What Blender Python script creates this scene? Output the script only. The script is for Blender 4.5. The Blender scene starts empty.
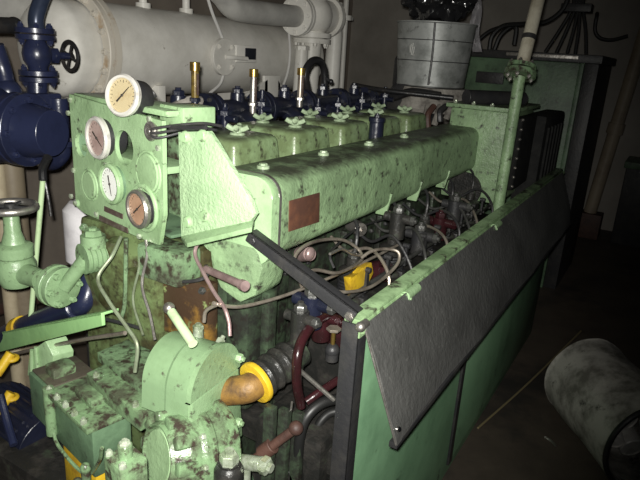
import bpy, bmesh, math, random
from mathutils import Vector, Matrix, noise
random.seed(7)
V = Vector
C = bpy.context.scene.collection

# ------------------------------------------------------------------ camera
H = 1.6
vv = (-120., 1860.); ee = (368., -165.)
F = math.sqrt(-(vv[0]*ee[0] + vv[1]*ee[1]))
AY = V((ee[0], ee[1], F)).normalized()
AZ = V((-vv[0], -vv[1], -F)).normalized()
AX = AY.cross(AZ)
def ray(u, w):
    d = V((u-320, w-240, F))
    return V((d.dot(AX), d.dot(AY), d.dot(AZ)))
def P(u, w, x=None, y=None, z=None, pl=None):
    """world point seen at photo pixel (u, w) lying on a given real plane"""
    D = ray(u, w)
    if pl is not None:
        o, n = pl
        t = (o - V((0, 0, H))).dot(n)/D.dot(n)
    elif x is not None: t = x/D.x
    elif y is not None: t = y/D.y
    else: t = (z-H)/D.z
    return V((0, 0, H)) + D*t
cd = bpy.data.cameras.new('camera'); cam = bpy.data.objects.new('camera', cd); C.objects.link(cam)
cd.sensor_fit = 'HORIZONTAL'; cd.sensor_width = 36; cd.lens = F/640*36
cd.clip_start = .02; cd.clip_end = 60
right = V((AX.x, AY.x, AZ.x)); down = V((AX.y, AY.y, AZ.y)); fwd = V((AX.z, AY.z, AZ.z))
m3 = Matrix((right, -down, -fwd)).transposed()
cam.matrix_world = Matrix.Translation((0, 0, H)) @ m3.to_4x4()
bpy.context.scene.camera = cam

# ------------------------------------------------------------------ materials
def mat(name, col, col2=None, scale=8, lo=.45, hi=.6, rough=.5, metal=0, bump=.0, bscale=60,
        col3=None, s3=20, lo3=.6, hi3=.7, spec=.5, rough2=None, coat=0, top=None):
    m = bpy.data.materials.new(name); m.use_nodes = True
    nt = m.node_tree; N = nt.nodes; L = nt.links
    b = N['Principled BSDF']
    b.inputs['Roughness'].default_value = rough
    b.inputs['Metallic'].default_value = metal
    b.inputs['Specular IOR Level'].default_value = spec
    b.inputs['Coat Weight'].default_value = coat
    b.inputs['Coat Roughness'].default_value = .15
    b.inputs['Base Color'].default_value = (*col, 1)
    tc = N.new('ShaderNodeTexCoord')
    def nz(sc, det=6, ro=.65):
        n = N.new('ShaderNodeTexNoise'); n.inputs['Scale'].default_value = sc
        n.inputs['Detail'].default_value = det; n.inputs['Roughness'].default_value = ro
        L.new(tc.outputs['Object'], n.inputs['Vector']); return n
    def rng(n, a, c):
        r = N.new('ShaderNodeMapRange'); r.inputs['From Min'].default_value = a; r.inputs['From Max'].default_value = c
        L.new(n.outputs['Fac'], r.inputs['Value']); return r
    prev = None
    if col2:
        r = rng(nz(scale), lo, hi)
        mx = N.new('ShaderNodeMix'); mx.data_type = 'RGBA'
        mx.inputs['A'].default_value = (*col, 1); mx.inputs['B'].default_value = (*col2, 1)
        L.new(r.outputs['Result'], mx.inputs['Factor']); prev = mx
        if rough2 is not None:
            rr = N.new('ShaderNodeMapRange'); rr.inputs['To Min'].default_value = rough; rr.inputs['To Max'].default_value = rough2
            L.new(r.outputs['Result'], rr.inputs['Value']); L.new(rr.outputs['Result'], b.inputs['Roughness'])
    if col3:
        r = rng(nz(s3), lo3, hi3)
        mx = N.new('ShaderNodeMix'); mx.data_type = 'RGBA'
        if prev: L.new(prev.outputs['Result'], mx.inputs['A'])
        else: mx.inputs['A'].default_value = (*col, 1)
        mx.inputs['B'].default_value = (*col3, 1)
        L.new(r.outputs['Result'], mx.inputs['Factor']); prev = mx
    if top:                                     # soot and oil settled on upward faces, broken up by noise
        g = N.new('ShaderNodeNewGeometry'); sx = N.new('ShaderNodeSeparateXYZ'); L.new(g.outputs['Normal'], sx.inputs[0])
        r = N.new('ShaderNodeMapRange'); r.inputs['From Min'].default_value = .55; r.inputs['From Max'].default_value = .95
        L.new(sx.outputs['Z'], r.inputs['Value'])
        q = rng(nz(13, 8, .7), .3, .52); mu = N.new('ShaderNodeMath'); mu.operation = 'MULTIPLY'
        L.new(r.outputs['Result'], mu.inputs[0]); L.new(q.outputs['Result'], mu.inputs[1])
        mx = N.new('ShaderNodeMix'); mx.data_type = 'RGBA'; L.new(prev.outputs['Result'], mx.inputs['A'])
        mx.inputs['B'].default_value = (*top, 1); L.new(mu.outputs['Value'], mx.inputs['Factor']); prev = mx
    if prev: L.new(prev.outputs['Result'], b.inputs['Base Color'])
    if bump:
        n = nz(bscale, 4, .6); bp = N.new('ShaderNodeBump'); bp.inputs['Strength'].default_value = bump
        bp.inputs['Distance'].default_value = .004
        L.new(n.outputs['Fac'], bp.inputs['Height']); L.new(bp.outputs['Normal'], b.inputs['Normal'])
    return m
G1 = (.27, .46, .22)
M = {}
M['green'] = mat('green_paint', (.29, .43, .235), (.19, .29, .15), 6, .45, .66, .34, 0, .4, 70, (.05, .05, .035), 40, .58, .7)
M['cover'] = mat('oily_valve_cover_paint', (.22, .31, .16), (.12, .16, .075), 6, .42, .62, .32, 0, .5, 60, (.04, .038, .025), 34, .54, .68, top=(.075, .09, .05))
M['manifold'] = mat('grimy_manifold_paint', (.27, .4, .215), (.15, .22, .12), 5, .4, .64, .42, 0, .9, 60, (.035, .035, .026), 28, .55, .68, top=(.05, .058, .038))
M['smooth'] = mat('glossy_green_paint', (.185, .285, .155), (.13, .2, .105), 7, .45, .7, .2, 0, .15, 60, (.07, .07, .05), 30, .6, .7)
M['oily_rust'] = mat('oily_rust', (.05, .03, .018), (.2, .11, .025), 12, .5, .66, .35, 0, .5, 50, (.2, .26, .1), 17, .6, .66)
M['green_rough'] = mat('rough_cast_green_paint', (.34, .48, .28), (.23, .35, .19), 9, .45, .7, .4, 0, 1.0, 110, (.06, .06, .04), 24, .66, .74)
M['green_dirty'] = mat('grimy_green_paint', (.17, .27, .145), (.06, .07, .045), 9, .42, .6, .38, 0, .7, 60, (.035, .028, .02), 36, .5, .62)
M['green_dark'] = mat('dark_green_paint', (.125, .21, .12), (.05, .085, .05), 4, .42, .66, .45, 0, .4, 50, (.03, .03, .025), 15, .58, .7)
M['green_sheet'] = mat('green_sheet_paint', (.2, .37, .21), (.12, .23, .13), 3, .45, .7, .4, 0, .15, 30, (.035, .05, .035), 9, .62, .72)
M['green_oily'] = mat('oily_green_paint', (.13, .18, .075), (.05, .045, .02), 9, .42, .6, .3, 0, .5, 40, (.03, .025, .015), 30, .52, .66)
M['white'] = mat('off_white_paint', (.8, .78, .73), (.6, .58, .53), 3, .42, .68, .45, 0, .15, 30, (.2, .17, .13), 13, .66, .76)
M['white_dirty'] = mat('stained_white_paint', (.56, .52, .45), (.36, .24, .13), 10, .52, .68, .5, 0, .2, 30)
M['cream'] = mat('cream_paint', (.42, .36, .25), (.27, .21, .14), 6, .45, .7, .5)
M['tan'] = mat('tan_paint', (.2, .165, .115), (.13, .1, .07), 6, .45, .7, .5)
M['white_grey'] = mat('dusty_white_paint', (.5, .49, .46), (.36, .35, .33), 5, .42, .68, .5, 0, .15, 30)
M['blue'] = mat('dark_blue_paint', (.015, .019, .047), (.009, .011, .024), 6, .45, .7, .3, 0, .3, 40)
M['navy'] = mat('navy_grimy_paint', (.010, .012, .026), (.006, .007, .011), 8, .45, .7, .32, 0, .4, 50)
M['black'] = mat('black_paint', (.012, .012, .013), (.025, .022, .02), 12, .5, .7, .35, 0, .3, 50)
M['black_steel'] = mat('blackened_steel', (.024, .024, .026), (.042, .04, .038), 14, .45, .7, .45, .1, .4, 60)
M['grime'] = mat('oil_soaked_iron', (.016, .016, .015), (.036, .033, .03), 18, .45, .65, .36, .0, .6, 70, (.04, .06, .035), 9, .58, .7)
M['rubber'] = mat('black_rubber', (.012, .012, .012), rough=.45)
M['steel'] = mat('worn_steel', (.42, .4, .37), (.2, .18, .16), 20, .45, .7, .38, .85, .3, 90)
M['chrome'] = mat('chrome', (.75, .73, .7), rough=.2, metal=1)
M['bright'] = mat('polished_nut_steel', (.5, .56, .44), (.26, .31, .2), 30, .45, .6, .25, .5, .2, 80)
M['brass'] = mat('brass', (.52, .35, .1), (.25, .15, .04), 25, .5, .7, .3, .9)
M['amber'] = mat('amber_glass_tube', (.17, .12, .03), (.09, .06, .02), 40, .45, .6, .2, .2)
M['copper'] = mat('tarnished_pipe_metal', (.34, .3, .25), (.15, .12, .1), 20, .45, .7, .3, .6)
M['pinkmetal'] = mat('pinkish_bare_pipe', (.36, .26, .25), (.16, .1, .1), 14, .45, .7, .35, .5, .2, 50)
M['red'] = mat('dark_red_paint', (.03, .008, .010), (.012, .006, .006), 12, .45, .7, .25, 0, .3, 50)
M['rust'] = mat('rusty_brown', (.075, .036, .026), (.04, .02, .016), 16, .42, .66, .6, 0, .4, 60)
M['orange_rust'] = mat('orange_rust', (.22, .12, .03), (.09, .05, .022), 22, .42, .62, .55, .1, .5, 60)
M['yellow'] = mat('yellow_paint', (.55, .36, .02), (.35, .2, .02), 14, .5, .7, .45, 0, .4, 60)
M['cream_dial'] = mat('yellowed_dial', (.42, .35, .21), (.32, .23, .12), 30, .5, .75, .5)
M['pink_dial'] = mat('pinkish_clouded_dial', (.42, .31, .28), (.3, .2, .18), 18, .45, .7, .18, 0, 0)
M['tan_dial'] = mat('tan_stained_dial', (.42, .26, .17), (.3, .17, .11), 18, .45, .7, .4)
M['white_dial'] = mat('white_dial', (.85, .86, .82), rough=.5)
M['ink'] = mat('dial_ink', (.03, .025, .02), rough=.6)
M['plate_dark'] = mat('dark_label_plate', (.07, .045, .04), (.14, .12, .1), 30, .5, .7, .4)
M['nameplate'] = mat('rusted_nameplate', (.085, .04, .028), (.14, .06, .035), 14, .45, .65, .5, .2, .3, 40)
M['galv'] = mat('galvanised_sheet', (.33, .34, .33), (.17, .18, .17), 9, .42, .66, .5, .25, .3, 20, (.05, .05, .05), 14, .6, .7)
M['bag'] = mat('black_plastic_film', (.014, .014, .015), rough=.17, spec=.9)
M['cloth'] = mat('pale_cloth', (.72, .7, .72), (.5, .48, .5), 12, .4, .7, .8)
M['lag'] = mat('dirty_lagging', (.3, .28, .25), (.1, .09, .08), 10, .42, .62, .8, 0, .6, 40)
M['darksheet'] = mat('grimy_steel_sheet', (.13, .13, .125), (.08, .08, .077), 5, .4, .68, .36, .25, .8, 55, (.2, .2, .19), 70, .6, .72)
M['drum'] = mat('scuffed_drum_sheet', (.46, .44, .4), (.17, .16, .14), 9, .42, .62, .5, .1, .6, 24, (.06, .055, .05), 13, .6, .68)
M['floor'] = mat('dirty_brown_deck', (.085, .068, .052), (.05, .04, .032), 4, .4, .7, .6, 0, .3, 25, (.03, .027, .024), 2.2, .55, .68)
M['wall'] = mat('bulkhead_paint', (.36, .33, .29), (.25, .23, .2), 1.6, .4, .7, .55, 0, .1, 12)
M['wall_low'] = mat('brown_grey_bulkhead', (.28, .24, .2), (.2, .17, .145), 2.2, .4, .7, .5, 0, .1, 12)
M['chalk'] = mat('chalk', (.55, .55, .52), rough=.9)
M['dark_label'] = mat('dark_window', (.02, .022, .03), rough=.3)

M['steel_pale'] = mat('bare_pale_pipe', (.6, .56, .45), (.36, .32, .24), 12, .45, .7, .3, .2, .2, 40)
M['pale_green'] = mat('pale_green_paint', (.42, .55, .32), (.3, .4, .22), 20, .5, .7, .4)
M['green_clean'] = mat('light_green_paint', (.28, .5, .21), (.22, .4, .17), 9, .45, .7, .4, 0, .3, 40)
M['green_worn'] = mat('worn_oily_green_paint', (.17, .27, .14), (.075, .085, .055), 10, .44, .6, .28, 0, .7, 50, (.045, .035, .027), 32, .5, .62)
M['rust_green'] = mat('rusty_lid', (.07, .06, .045), (.12, .17, .08), 9, .5, .7, .5, 0, .5, 50)
M['copper_green'] = mat('greenish_bare_pipe', (.3, .36, .24), (.16, .17, .11), 20, .45, .7, .35, .5)
M['white_line'] = mat('white_line', (.6, .59, .57), rough=.5)
M['blue_black'] = mat('blue_black_pipe', (.03, .04, .07), (.015, .02, .035), 10, .45, .7, .3, .3)
M['cream_dim'] = mat('dull_cream_paint', (.36, .3, .22), (.25, .2, .15), 6, .45, .7, .5)
M['brass_dull'] = mat('dull_brass_wire', (.4, .33, .18), rough=.4, metal=.5)
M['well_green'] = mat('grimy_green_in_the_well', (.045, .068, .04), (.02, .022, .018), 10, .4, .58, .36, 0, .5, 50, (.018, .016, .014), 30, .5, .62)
M['dull_steel'] = mat('dull_oily_steel', (.1, .1, .095), (.04, .04, .038), 20, .45, .7, .32, .5, .3, 90)
M['matte_black'] = mat('matte_black', (.012, .012, .012), (.02, .02, .019), 20, rough=.75, spec=.2)
M['wing'] = mat('painted_wing_nut', (.3, .38, .25), (.2, .26, .16), 30, .45, .6, .35)
M['mid_green'] = mat('mid_green_paint', (.2, .305, .165), (.13, .2, .105), 8, .45, .68, .34, 0, .4, 80, (.05, .05, .035), 40, .58, .7)
M['rail'] = mat('scraped_rail_paint', (.27, .4, .21), (.13, .2, .1), 9, .42, .62, .36, 0, .4, 50, (.05, .05, .035), 16, .54, .64)
M['pale_metal'] = mat('bright_bezel_metal', (.62, .6, .56), (.4, .38, .35), 30, .5, .7, .28, .3)
_g = bpy.data.materials.new('gauge_glass'); _g.use_nodes = True
_n = _g.node_tree; _n.nodes.remove(_n.nodes['Principled BSDF'])
_t = _n.nodes.new('ShaderNodeBsdfTransparent'); _s = _n.nodes.new('ShaderNodeBsdfGlossy'); _s.inputs['Roughness'].default_value = .08
_x = _n.nodes.new('ShaderNodeMixShader'); _x.inputs[0].default_value = .07
_n.links.new(_t.outputs[0], _x.inputs[1]); _n.links.new(_s.outputs[0], _x.inputs[2]); _n.links.new(_x.outputs[0], _n.nodes['Material Output'].inputs[0])
M['glass'] = _g

# ------------------------------------------------------------------ mesh builder
def frame_of(axis):
    a = V(axis).normalized()
    h = V((0, 0, 1)) if abs(a.z) < .9 else V((1, 0, 0))
    u = a.cross(h).normalized(); w = a.cross(u).normalized()
    return a, u, w
def smooth_path(pts, k=8):
    pts = [V(p) for p in pts]
    if len(pts) < 3: return pts
    q = [pts[0]*2-pts[1]] + pts + [pts[-1]*2-pts[-2]]
    out = []
    for i in range(1, len(q)-2):
        a, b, c, d = q[i-1:i+3]
        for j in range(k):
            t = j/k
            out.append(.5*((2*b)+(c-a)*t+(2*a-5*b+4*c-d)*t*t+(3*b-a-3*c+d)*t**3))
    out.append(pts[-1]); return out
class MB:
    def __init__(s): s.bm = bmesh.new()
    def box(s, c, size, rot=None, bev=.004):
        c = V(c); R = rot.to_4x4() if rot is not None else Matrix.Identity(4)
        mtx = Matrix.Translation(c) @ R @ Matrix.Diagonal((*size, 1))
        r = bmesh.ops.create_cube(s.bm, size=1, matrix=mtx)
        if bev:
            vs = set(r['verts']); es = [e for e in s.bm.edges if e.verts[0] in vs and e.verts[1] in vs]
            bmesh.ops.bevel(s.bm, geom=es, offset=min(bev, min(size)*.45), segments=2, affect='EDGES', profile=.6)
        return s
    def bx(s, x0, x1, y0, y1, z0, z1, bev=.004):
        return s.box(((x0+x1)/2, (y0+y1)/2, (z0+z1)/2), (x1-x0, y1-y0, z1-z0), None, bev)
    def lathe(s, o, axis, prof, n=28):
        o = V(o); a, u, w = frame_of(axis); rings = []
        for r, h in prof:
            if r <= 1e-6: rings.append([s.bm.verts.new(o+a*h)])
            else: rings.append([s.bm.verts.new(o+a*h+(u*math.cos(2*math.pi*i/n)+w*math.sin(2*math.pi*i/n))*r) for i in range(n)])
        for A, B in zip(rings, rings[1:]):
            for i in range(n):
                j = (i+1) % n
                if len(A) == 1 and len(B) == 1: continue
                if len(A) == 1: f = (A[0], B[j], B[i])
                elif len(B) == 1: f = (A[i], A[j], B[0])
                else: f = (A[i], A[j], B[j], B[i])
                s.bm.faces.new(f)
        return s
    def cyl(s, p0, p1, r, r2=None, n=24, bev=.0015):
        p0 = V(p0); p1 = V(p1); L = (p1-p0).length; r2 = r if r2 is None else r2
        b = min(bev, r*.3, L*.3)
        return s.lathe(p0, p1-p0, [(0, 0), (r-b, 0), (r, b), (r2, L-b), (r2-b, L), (0, L)], n)
    def tube(s, pts, r, n=10, k=8, smooth=True, cap=True):
        pts = smooth_path(pts, k) if smooth else [V(p) for p in pts]
        t0 = (pts[1]-pts[0]).normalized(); a, u, w = frame_of(t0); rings = []
        for i, p in enumerate(pts):
            t = (pts[min(i+1, len(pts)-1)]-pts[max(i-1, 0)]).normalized()
            u = (u - t*u.dot(t)).normalized(); w = t.cross(u)
            rr = r(i/(len(pts)-1)) if callable(r) else r
            rings.append([s.bm.verts.new(p+(u*math.cos(2*math.pi*q/n)+w*math.sin(2*math.pi*q/n))*rr) for q in range(n)])
        for A, B in zip(rings, rings[1:]):
            for i in range(n):
                j = (i+1) % n; s.bm.faces.new((A[i], A[j], B[j], B[i]))
        if cap:
            s.bm.faces.new(rings[0][::-1]); s.bm.faces.new(rings[-1])
        return s
    def prism(s, poly, vec, bev=0):
        vec = V(vec)
        A = [s.bm.verts.new(V(p)) for p in poly]; B = [s.bm.verts.new(V(p)+vec) for p in poly]
        n = len(A); fs = [s.bm.faces.new(A[::-1]), s.bm.faces.new(B)]
        for i in range(n):
            j = (i+1) % n; fs.append(s.bm.faces.new((A[i], A[j], B[j], B[i])))
        if bev:
            es = set(e for f in fs for e in f.edges)
            bmesh.ops.bevel(s.bm, geom=list(es), offset=bev, segments=2, affect='EDGES', profile=.6)
        return s
    def torus(s, c, axis, R, r, n=36, m=10):
        c = V(c); a, u, w = frame_of(axis); rings = []
        for i in range(n):
            t = 2*math.pi*i/n; d = u*math.cos(t)+w*math.sin(t)
            rings.append([s.bm.verts.new(c+d*(R+r*math.cos(2*math.pi*q/m))+a*r*math.sin(2*math.pi*q/m)) for q in range(m)])
        for i in range(n):
            A = rings[i]; B = rings[(i+1) % n]
            for q in range(m):
                p = (q+1) % m; s.bm.faces.new((A[q], A[p], B[p], B[q]))
        return s
    def ball(s, c, r, sc=(1, 1, 1), u=20, v=12):
        bmesh.ops.create_uvsphere(s.bm, u_segments=u, v_segments=v, radius=1, matrix=Matrix.Translation(V(c)) @ Matrix.Diagonal((r*sc[0], r*sc[1], r*sc[2], 1)))
        return s
    def hexn(s, p, axis, r=.008, h=.008, stud=True):
        p = V(p); a = V(axis).normalized()
        s.lathe(p, a, [(0, 0), (r, 0), (r, h*.8), (r*.85, h), (0, h)], 6)
        if stud: s.cyl(p, p+a*h*1.5, r*.5, n=8, bev=0)
        return s
    def ringbolts(s, c, axis, R, n, r=.008, h=.01, ph=0):
        a, u, w = frame_of(axis)
        for i in range(n):
            t = 2*math.pi*(i+ph)/n; s.hexn(V(c)+(u*math.cos(t)+w*math.sin(t))*R, a, r, h)
        return s
    def build(s, name, m, parent=None, loc=None, ang=35):
        bm = s.bm
        off = V((0, 0, 0))
        if parent is not None:
            q = parent
            while q is not None: off += q.location; q = q.parent
        elif loc is not None: off = V(loc)
        else:
            lo = V((min(v.co.x for v in bm.verts), min(v.co.y for v in bm.verts), min(v.co.z for v in bm.verts)))
            hi = V((max(v.co.x for v in bm.verts), max(v.co.y for v in bm.verts), max(v.co.z for v in bm.verts)))
            off = V(((lo.x+hi.x)/2, (lo.y+hi.y)/2, lo.z))
        bmesh.ops.translate(bm, verts=bm.verts, vec=-off)
        bmesh.ops.recalc_face_normals(bm, faces=bm.faces)
        me = bpy.data.meshes.new(name); bm.to_mesh(me); bm.free()
        me.materials.append(M[m] if isinstance(m, str) else m)
        for p in me.polygons: p.use_smooth = True
        me.set_sharp_from_angle(angle=math.radians(ang))
        o = bpy.data.objects.new(name, me); C.objects.link(o)
        if parent is not None: o.parent = parent
        else: o.location = off
        return o
def tag(o, label, cat, group=None, kind=None):
    if label: o['label'] = label
    if cat: o['category'] = cat
    if group: o['group'] = group
    if kind: o['kind'] = kind
    return o
def thing(name, loc, label, cat, group=None):
    o = bpy.data.objects.new(name, None); C.objects.link(o); o.location = V(loc); o.empty_display_size = .05
    return tag(o, label, cat, group)
def copy_tree(o, parent=None):
    c = o.copy(); C.objects.link(c); c.parent = parent
    for ch in list(o.children): copy_tree(ch, c)
    return c
def bolts_at(name, m, parent, pts, axis, r=.008, h=.01, stud=True):
    o = MB().hexn(pts[0], axis, r, h, stud).build(name, m, parent)
    for p in pts[1:]:
        c = o.copy(); C.objects.link(c); c.parent = parent; c.location = V(p)-V(pts[0])
    return o
def ring_bolts(name, m, parent, c, axis, R, n, r=.008, h=.01, ph=0):
    a, u, w = frame_of(axis)
    return bolts_at(name, m, parent, [V(c)+(u*math.cos(2*math.pi*(i+ph)/n)+w*math.sin(2*math.pi*(i+ph)/n))*R for i in range(n)], a, r, h)
def struct(o): o['kind'] = 'structure'; return o

# ------------------------------------------------------------------ setting
XW, YB, ZC = -3.6, 6.7, 2.7
struct(MB().bx(XW-.1, 1.6, -.6, YB+.1, -.1, 0, 0).build('floor', 'floor'))
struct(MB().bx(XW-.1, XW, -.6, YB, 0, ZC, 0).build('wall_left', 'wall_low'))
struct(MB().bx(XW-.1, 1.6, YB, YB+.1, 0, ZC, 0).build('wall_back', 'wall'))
struct(MB().bx(XW-.1, 1.6, -.6, YB+.1, ZC, ZC+.1, 0).build('ceiling', 'wall'))

# ------------------------------------------------------------------ engine: block, manifold, valve covers
UX, UY, UZ = V((1, 0, 0)), V((0, 1, 0)), V((0, 0, 1))
FD = V((.978, -.208, 0)); FN = V((-.208, -.978, 0))          # direction along, and normal of, the skewed front faces
RF = Matrix.Rotation(math.atan2(-.208, .978), 3, 'Z')
eng = thing('diesel_engine', (-1.2, 2., 0), 'long green marine diesel engine block under the row of valve covers', 'engine')
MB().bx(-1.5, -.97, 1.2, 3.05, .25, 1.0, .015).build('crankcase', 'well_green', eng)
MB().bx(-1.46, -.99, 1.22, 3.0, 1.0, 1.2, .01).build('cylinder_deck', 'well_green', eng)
MB().bx(-1.6, -.6, .98, 3.1, .0, .25, .01).build('bedplate', 'green_dark', eng)
front = MB()
front.bx(-1.5, -1.0, 1.13, 1.2, .3, 1.08, .02)
front.lathe((-1.3, 1.13, .93), -UY, [(0, .05), (.1, .05), (.115, .04), (.125, 0)], 32)
front.build('timing_case', 'green_oily', eng)
for sx, sz in ((-1.47, 1.05), (-1.2, 1.05), (-1.03, 1.05), (-1.47, .8), (-1.03, .8), (-1.03, .55)):
    MB().hexn((sx, 1.13, sz), -UY, .012, .012).build('bolt', 'green_dirty', eng)
for k in range(6):                                            # side doors of the crankcase, seen down in the well
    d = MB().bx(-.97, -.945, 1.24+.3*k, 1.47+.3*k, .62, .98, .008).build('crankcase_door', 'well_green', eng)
    bolts_at('door_bolt', 'black_steel', d, [V((-.945, 1.24+.3*k+a, b)) for a in (.03, .2) for b in (.66, .94)], UX, .009, .01)
# support neck under the manifold front
MB().prism([(-.98, 1.12, 1.13), (-.82, 1.12, 1.13), (-.80, 1.12, 1.08), (-.82, 1.12, 1.0), (-.87, 1.12, .965), (-.94, 1.12, .99), (-.97, 1.12, 1.05)], (0, .12, 0), .02).build('manifold_support', 'manifold', eng)
MB().bx(-.95, -.87, 1.16, 1.24, .62, .98, .015).bx(-.86, -.83, 1.2, 1.24, .62, .98, .01).build('front_pillar', 'well_green', eng)
# six cylinder heads below the covers
for k in range(5):
    MB().bx(-1.36, -1.03, 1.27+.31*k, 1.53+.31*k, 1.19, 1.25, .008).build('cylinder_head', 'green_dirty', eng)

# air manifold along the engine side
man = thing('air_manifold', (-.9, 2.0, 1.1), 'long rounded green air manifold pipe with a rusty square nameplate', 'manifold')
def rr(cx, cz, hx, hz, r, y, n=7):
    o = []
    for sx, sz, a0 in ((1, 1, 0), (-1, 1, 90), (-1, -1, 180), (1, -1, 270)):
        for i in range(n):
            a = math.radians(a0+90*i/(n-1)); o.append((cx+sx*(hx-r)+r*math.cos(a), y, cz+sz*(hz-r)+r*math.sin(a)))
    return o
MB().prism(rr(-.897, 1.195, .107, .105, .045, 1.16), (0, 1.78, 0)).build('pipe_body', 'manifold', man)
MB().prism(rr(-.897, 1.195, .115, .112, .05, 1.125), (0, .03, 0), .004).build('end_flange', 'green', man)
MB().prism(rr(-.897, 1.195, .114, .112, .05, 1.155), (0, .012, 0), .002).build('clamp_band', 'steel', man)
np_ = MB()
a = P(289.5, 201, x=-.788); b = P(320, 192.5, x=-.788); c = P(319.5, 222, x=-.788); d = P(289, 232, x=-.788)
np_.prism([a, b, c, d], (-.008, 0, 0), .001).build('nameplate', 'nameplate', man)
for u, w in ((387, 207), (418, 190), (446, 177)):
    q = P(u, w, x=-.8)
    MB().prism([(-.782, q.y-.007, 1.15), (-.782, q.y+.007, 1.15), (-.80, q.y+.007, 1.07), (-.80, q.y-.007, 1.07)], (-.04, 0, 0), .003).build('lug', 'manifold', man)
for k in range(4):
    y = P(263, 172, x=-.9).y + .31*k
    MB().cyl((-.9, y, 1.298), (-.9, y, 1.308), .017).hexn((-.9, y, 1.308), UZ, .011, .006, False).build('plug', 'wing', man)

# valve covers, one per cylinder
covlab = ['first green valve cover, nearest the gauge panel', 'second green valve cover from the gauge panel',
          'third green valve cover from the gauge panel, middle of the row', 'fourth green valve cover from the gauge panel',
          'fifth green valve cover, farthest along beside the lagged duct']
def valve_cover():
    t = thing('valve_cover', (-1.17, 1.4, 1.25), covlab[0], 'valve cover', 'valve covers along the engine top')
    s = MB()
    y0, y1, x0, x1, z0, z1 = 1.282, 1.52, -1.31, -1.02, 1.25, 1.352
    A = [(x0, y0, z0), (x1, y0, z0), (x1, y1, z0), (x0, y1, z0)]
    bm = s.bm; i = .012
    lo_ = [bm.verts.new(V(p)) for p in A]
    hi_ = [bm.verts.new(V(p)) for p in ((x0+i, y0+i, z1), (x1-i, y0+i, z1), (x1-i, y1-i, z1), (x0+i, y1-i, z1))]
    bm.faces.new(lo_[::-1]); bm.faces.new(hi_)
    for q in range(4): bm.faces.new((lo_[q], lo_[(q+1) % 4], hi_[(q+1) % 4], hi_[q]))
    bmesh.ops.bevel(bm, geom=[e for e in bm.edges if max(v.co.z for v in e.verts) > z0+.01], offset=.022, segments=4, affect='EDGES', profile=.5)
    s.build('cover_shell', 'cover', t)
    MB().bx(x0-.008, x1+.006, y0-.006, y1+.006, z0-.006, z0+.008, .003).build('rim', 'green_dirty', t)
    for xx in (-1.235, -1.10):
        n = MB().cyl((xx, 1.39, z1-.002), (xx, 1.39, z1+.006), .024, .022).cyl((xx, 1.39, z1+.006), (xx, 1.39, z1+.026), .014, .012)
        for q in range(4):
            a = q*math.pi/2+.5; dd = V((math.cos(a), math.sin(a), 0))
            n.tube([V((xx, 1.39, z1+.016)), V((xx, 1.39, z1+.016))+dd*.016, V((xx, 1.39, z1+.024))+dd*.032], .008, n=8, k=3)
        n.build('wing_nut', 'wing', t)
    return t
cov0 = valve_cover(); cov0.location.y += .0
for k in range(1, 5):
    c = copy_tree(cov0); c.location.y += .31*k; c['label'] = covlab[k]

q = P(375, 143, x=-.99)
ic = thing('fuel_filter', q, 'small dark blue canister standing between the valve covers and the manifold', 'filter')
MB().cyl((q.x, q.y, 1.24), (q.x, q.y, 1.355), .028).build('canister_body', 'navy', ic)
MB().cyl((q.x, q.y, 1.355), (q.x, q.y, 1.372), .032).hexn((q.x, q.y, 1.372), UZ, .012, .01).build('lid', 'navy', ic)
# brass thermometers behind the covers
th = [((195, 95), 'left brass thermometer with an amber tube standing nearest the gauge panel', 'amber'),
      ((253, 100), 'middle brass capped thermometer standing behind the second valve cover', 'steel'),
      ((300, 95), 'right brass thermometer with a bright cap beside the black bent pipe', 'copper')]
for (u, w), lab, mt in th:
    b = P(u, w, x=-1.36); top = P(u, {195: 62, 253: 69, 300: 68}[u], x=-1.36)
    t = thing('thermometer', (b.x, b.y, b.z-.05), lab, 'thermometer', 'thermometers on the cooling water pipe')
    h = top.z-b.z
    MB().cyl((b.x, b.y, b.z-.05), (b.x, b.y, b.z-.015), .013).hexn((b.x, b.y, b.z-.02), UZ, .018, .012, False).build('base_nut', 'steel' if mt != 'amber' else 'navy', t)
    MB().cyl((b.x, b.y, b.z-.012), (b.x, b.y, b.z+h-.025), .0125).build('tube', mt, t)
    MB().cyl((b.x, b.y, b.z+h-.028), (b.x, b.y, b.z+h), .0165).build('cap', 'brass', t)
    MB().bx(b.x+.011, b.x+.015, b.y-.006, b.y+.003, b.z, b.z+h-.035, .001).build('scale_slot', 'plate_dark', t)

# dark cooling-water / exhaust pipe behind the covers
ex = thing('water_outlet_pipe', (-1.42, 2.2, 1.3), 'grimy navy blue flanged pipe running behind the valve covers', 'pipe')
MB().cyl((-1.42, 1.42, 1.37), (-1.42, 3.0, 1.37), .042).build('pipe_body', 'navy', ex)
for y in (1.63, 1.94, 2.25, 2.56, 2.87):
    f = MB().cyl((-1.42, y-.024, 1.37), (-1.42, y-.003, 1.37), .068).cyl((-1.42, y+.003, 1.37), (-1.42, y+.024, 1.37), .068).build('flange_pair', 'navy', ex)
    ring_bolts('flange_bolt', 'black_steel', f, (-1.42, y-.024, 1.37), -UY, .055, 6, .008, .009)
for k in range(5):
    y = 1.48+.31*k
    MB().cyl((-1.42, y, 1.36), (-1.30, y, 1.30), .034).cyl((-1.42, y, 1.37), (-1.42, y, 1.435), .03, .026).hexn((-1.42, y, 1.435), UZ, .02, .016).build('branch', 'navy', ex)
MB().tube([P(173, 108, x=-1.4), P(190, 100.5, x=-1.4), P(200, 101, x=-1.4)], .016).build('sleeve', 'lag', ex)
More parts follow.
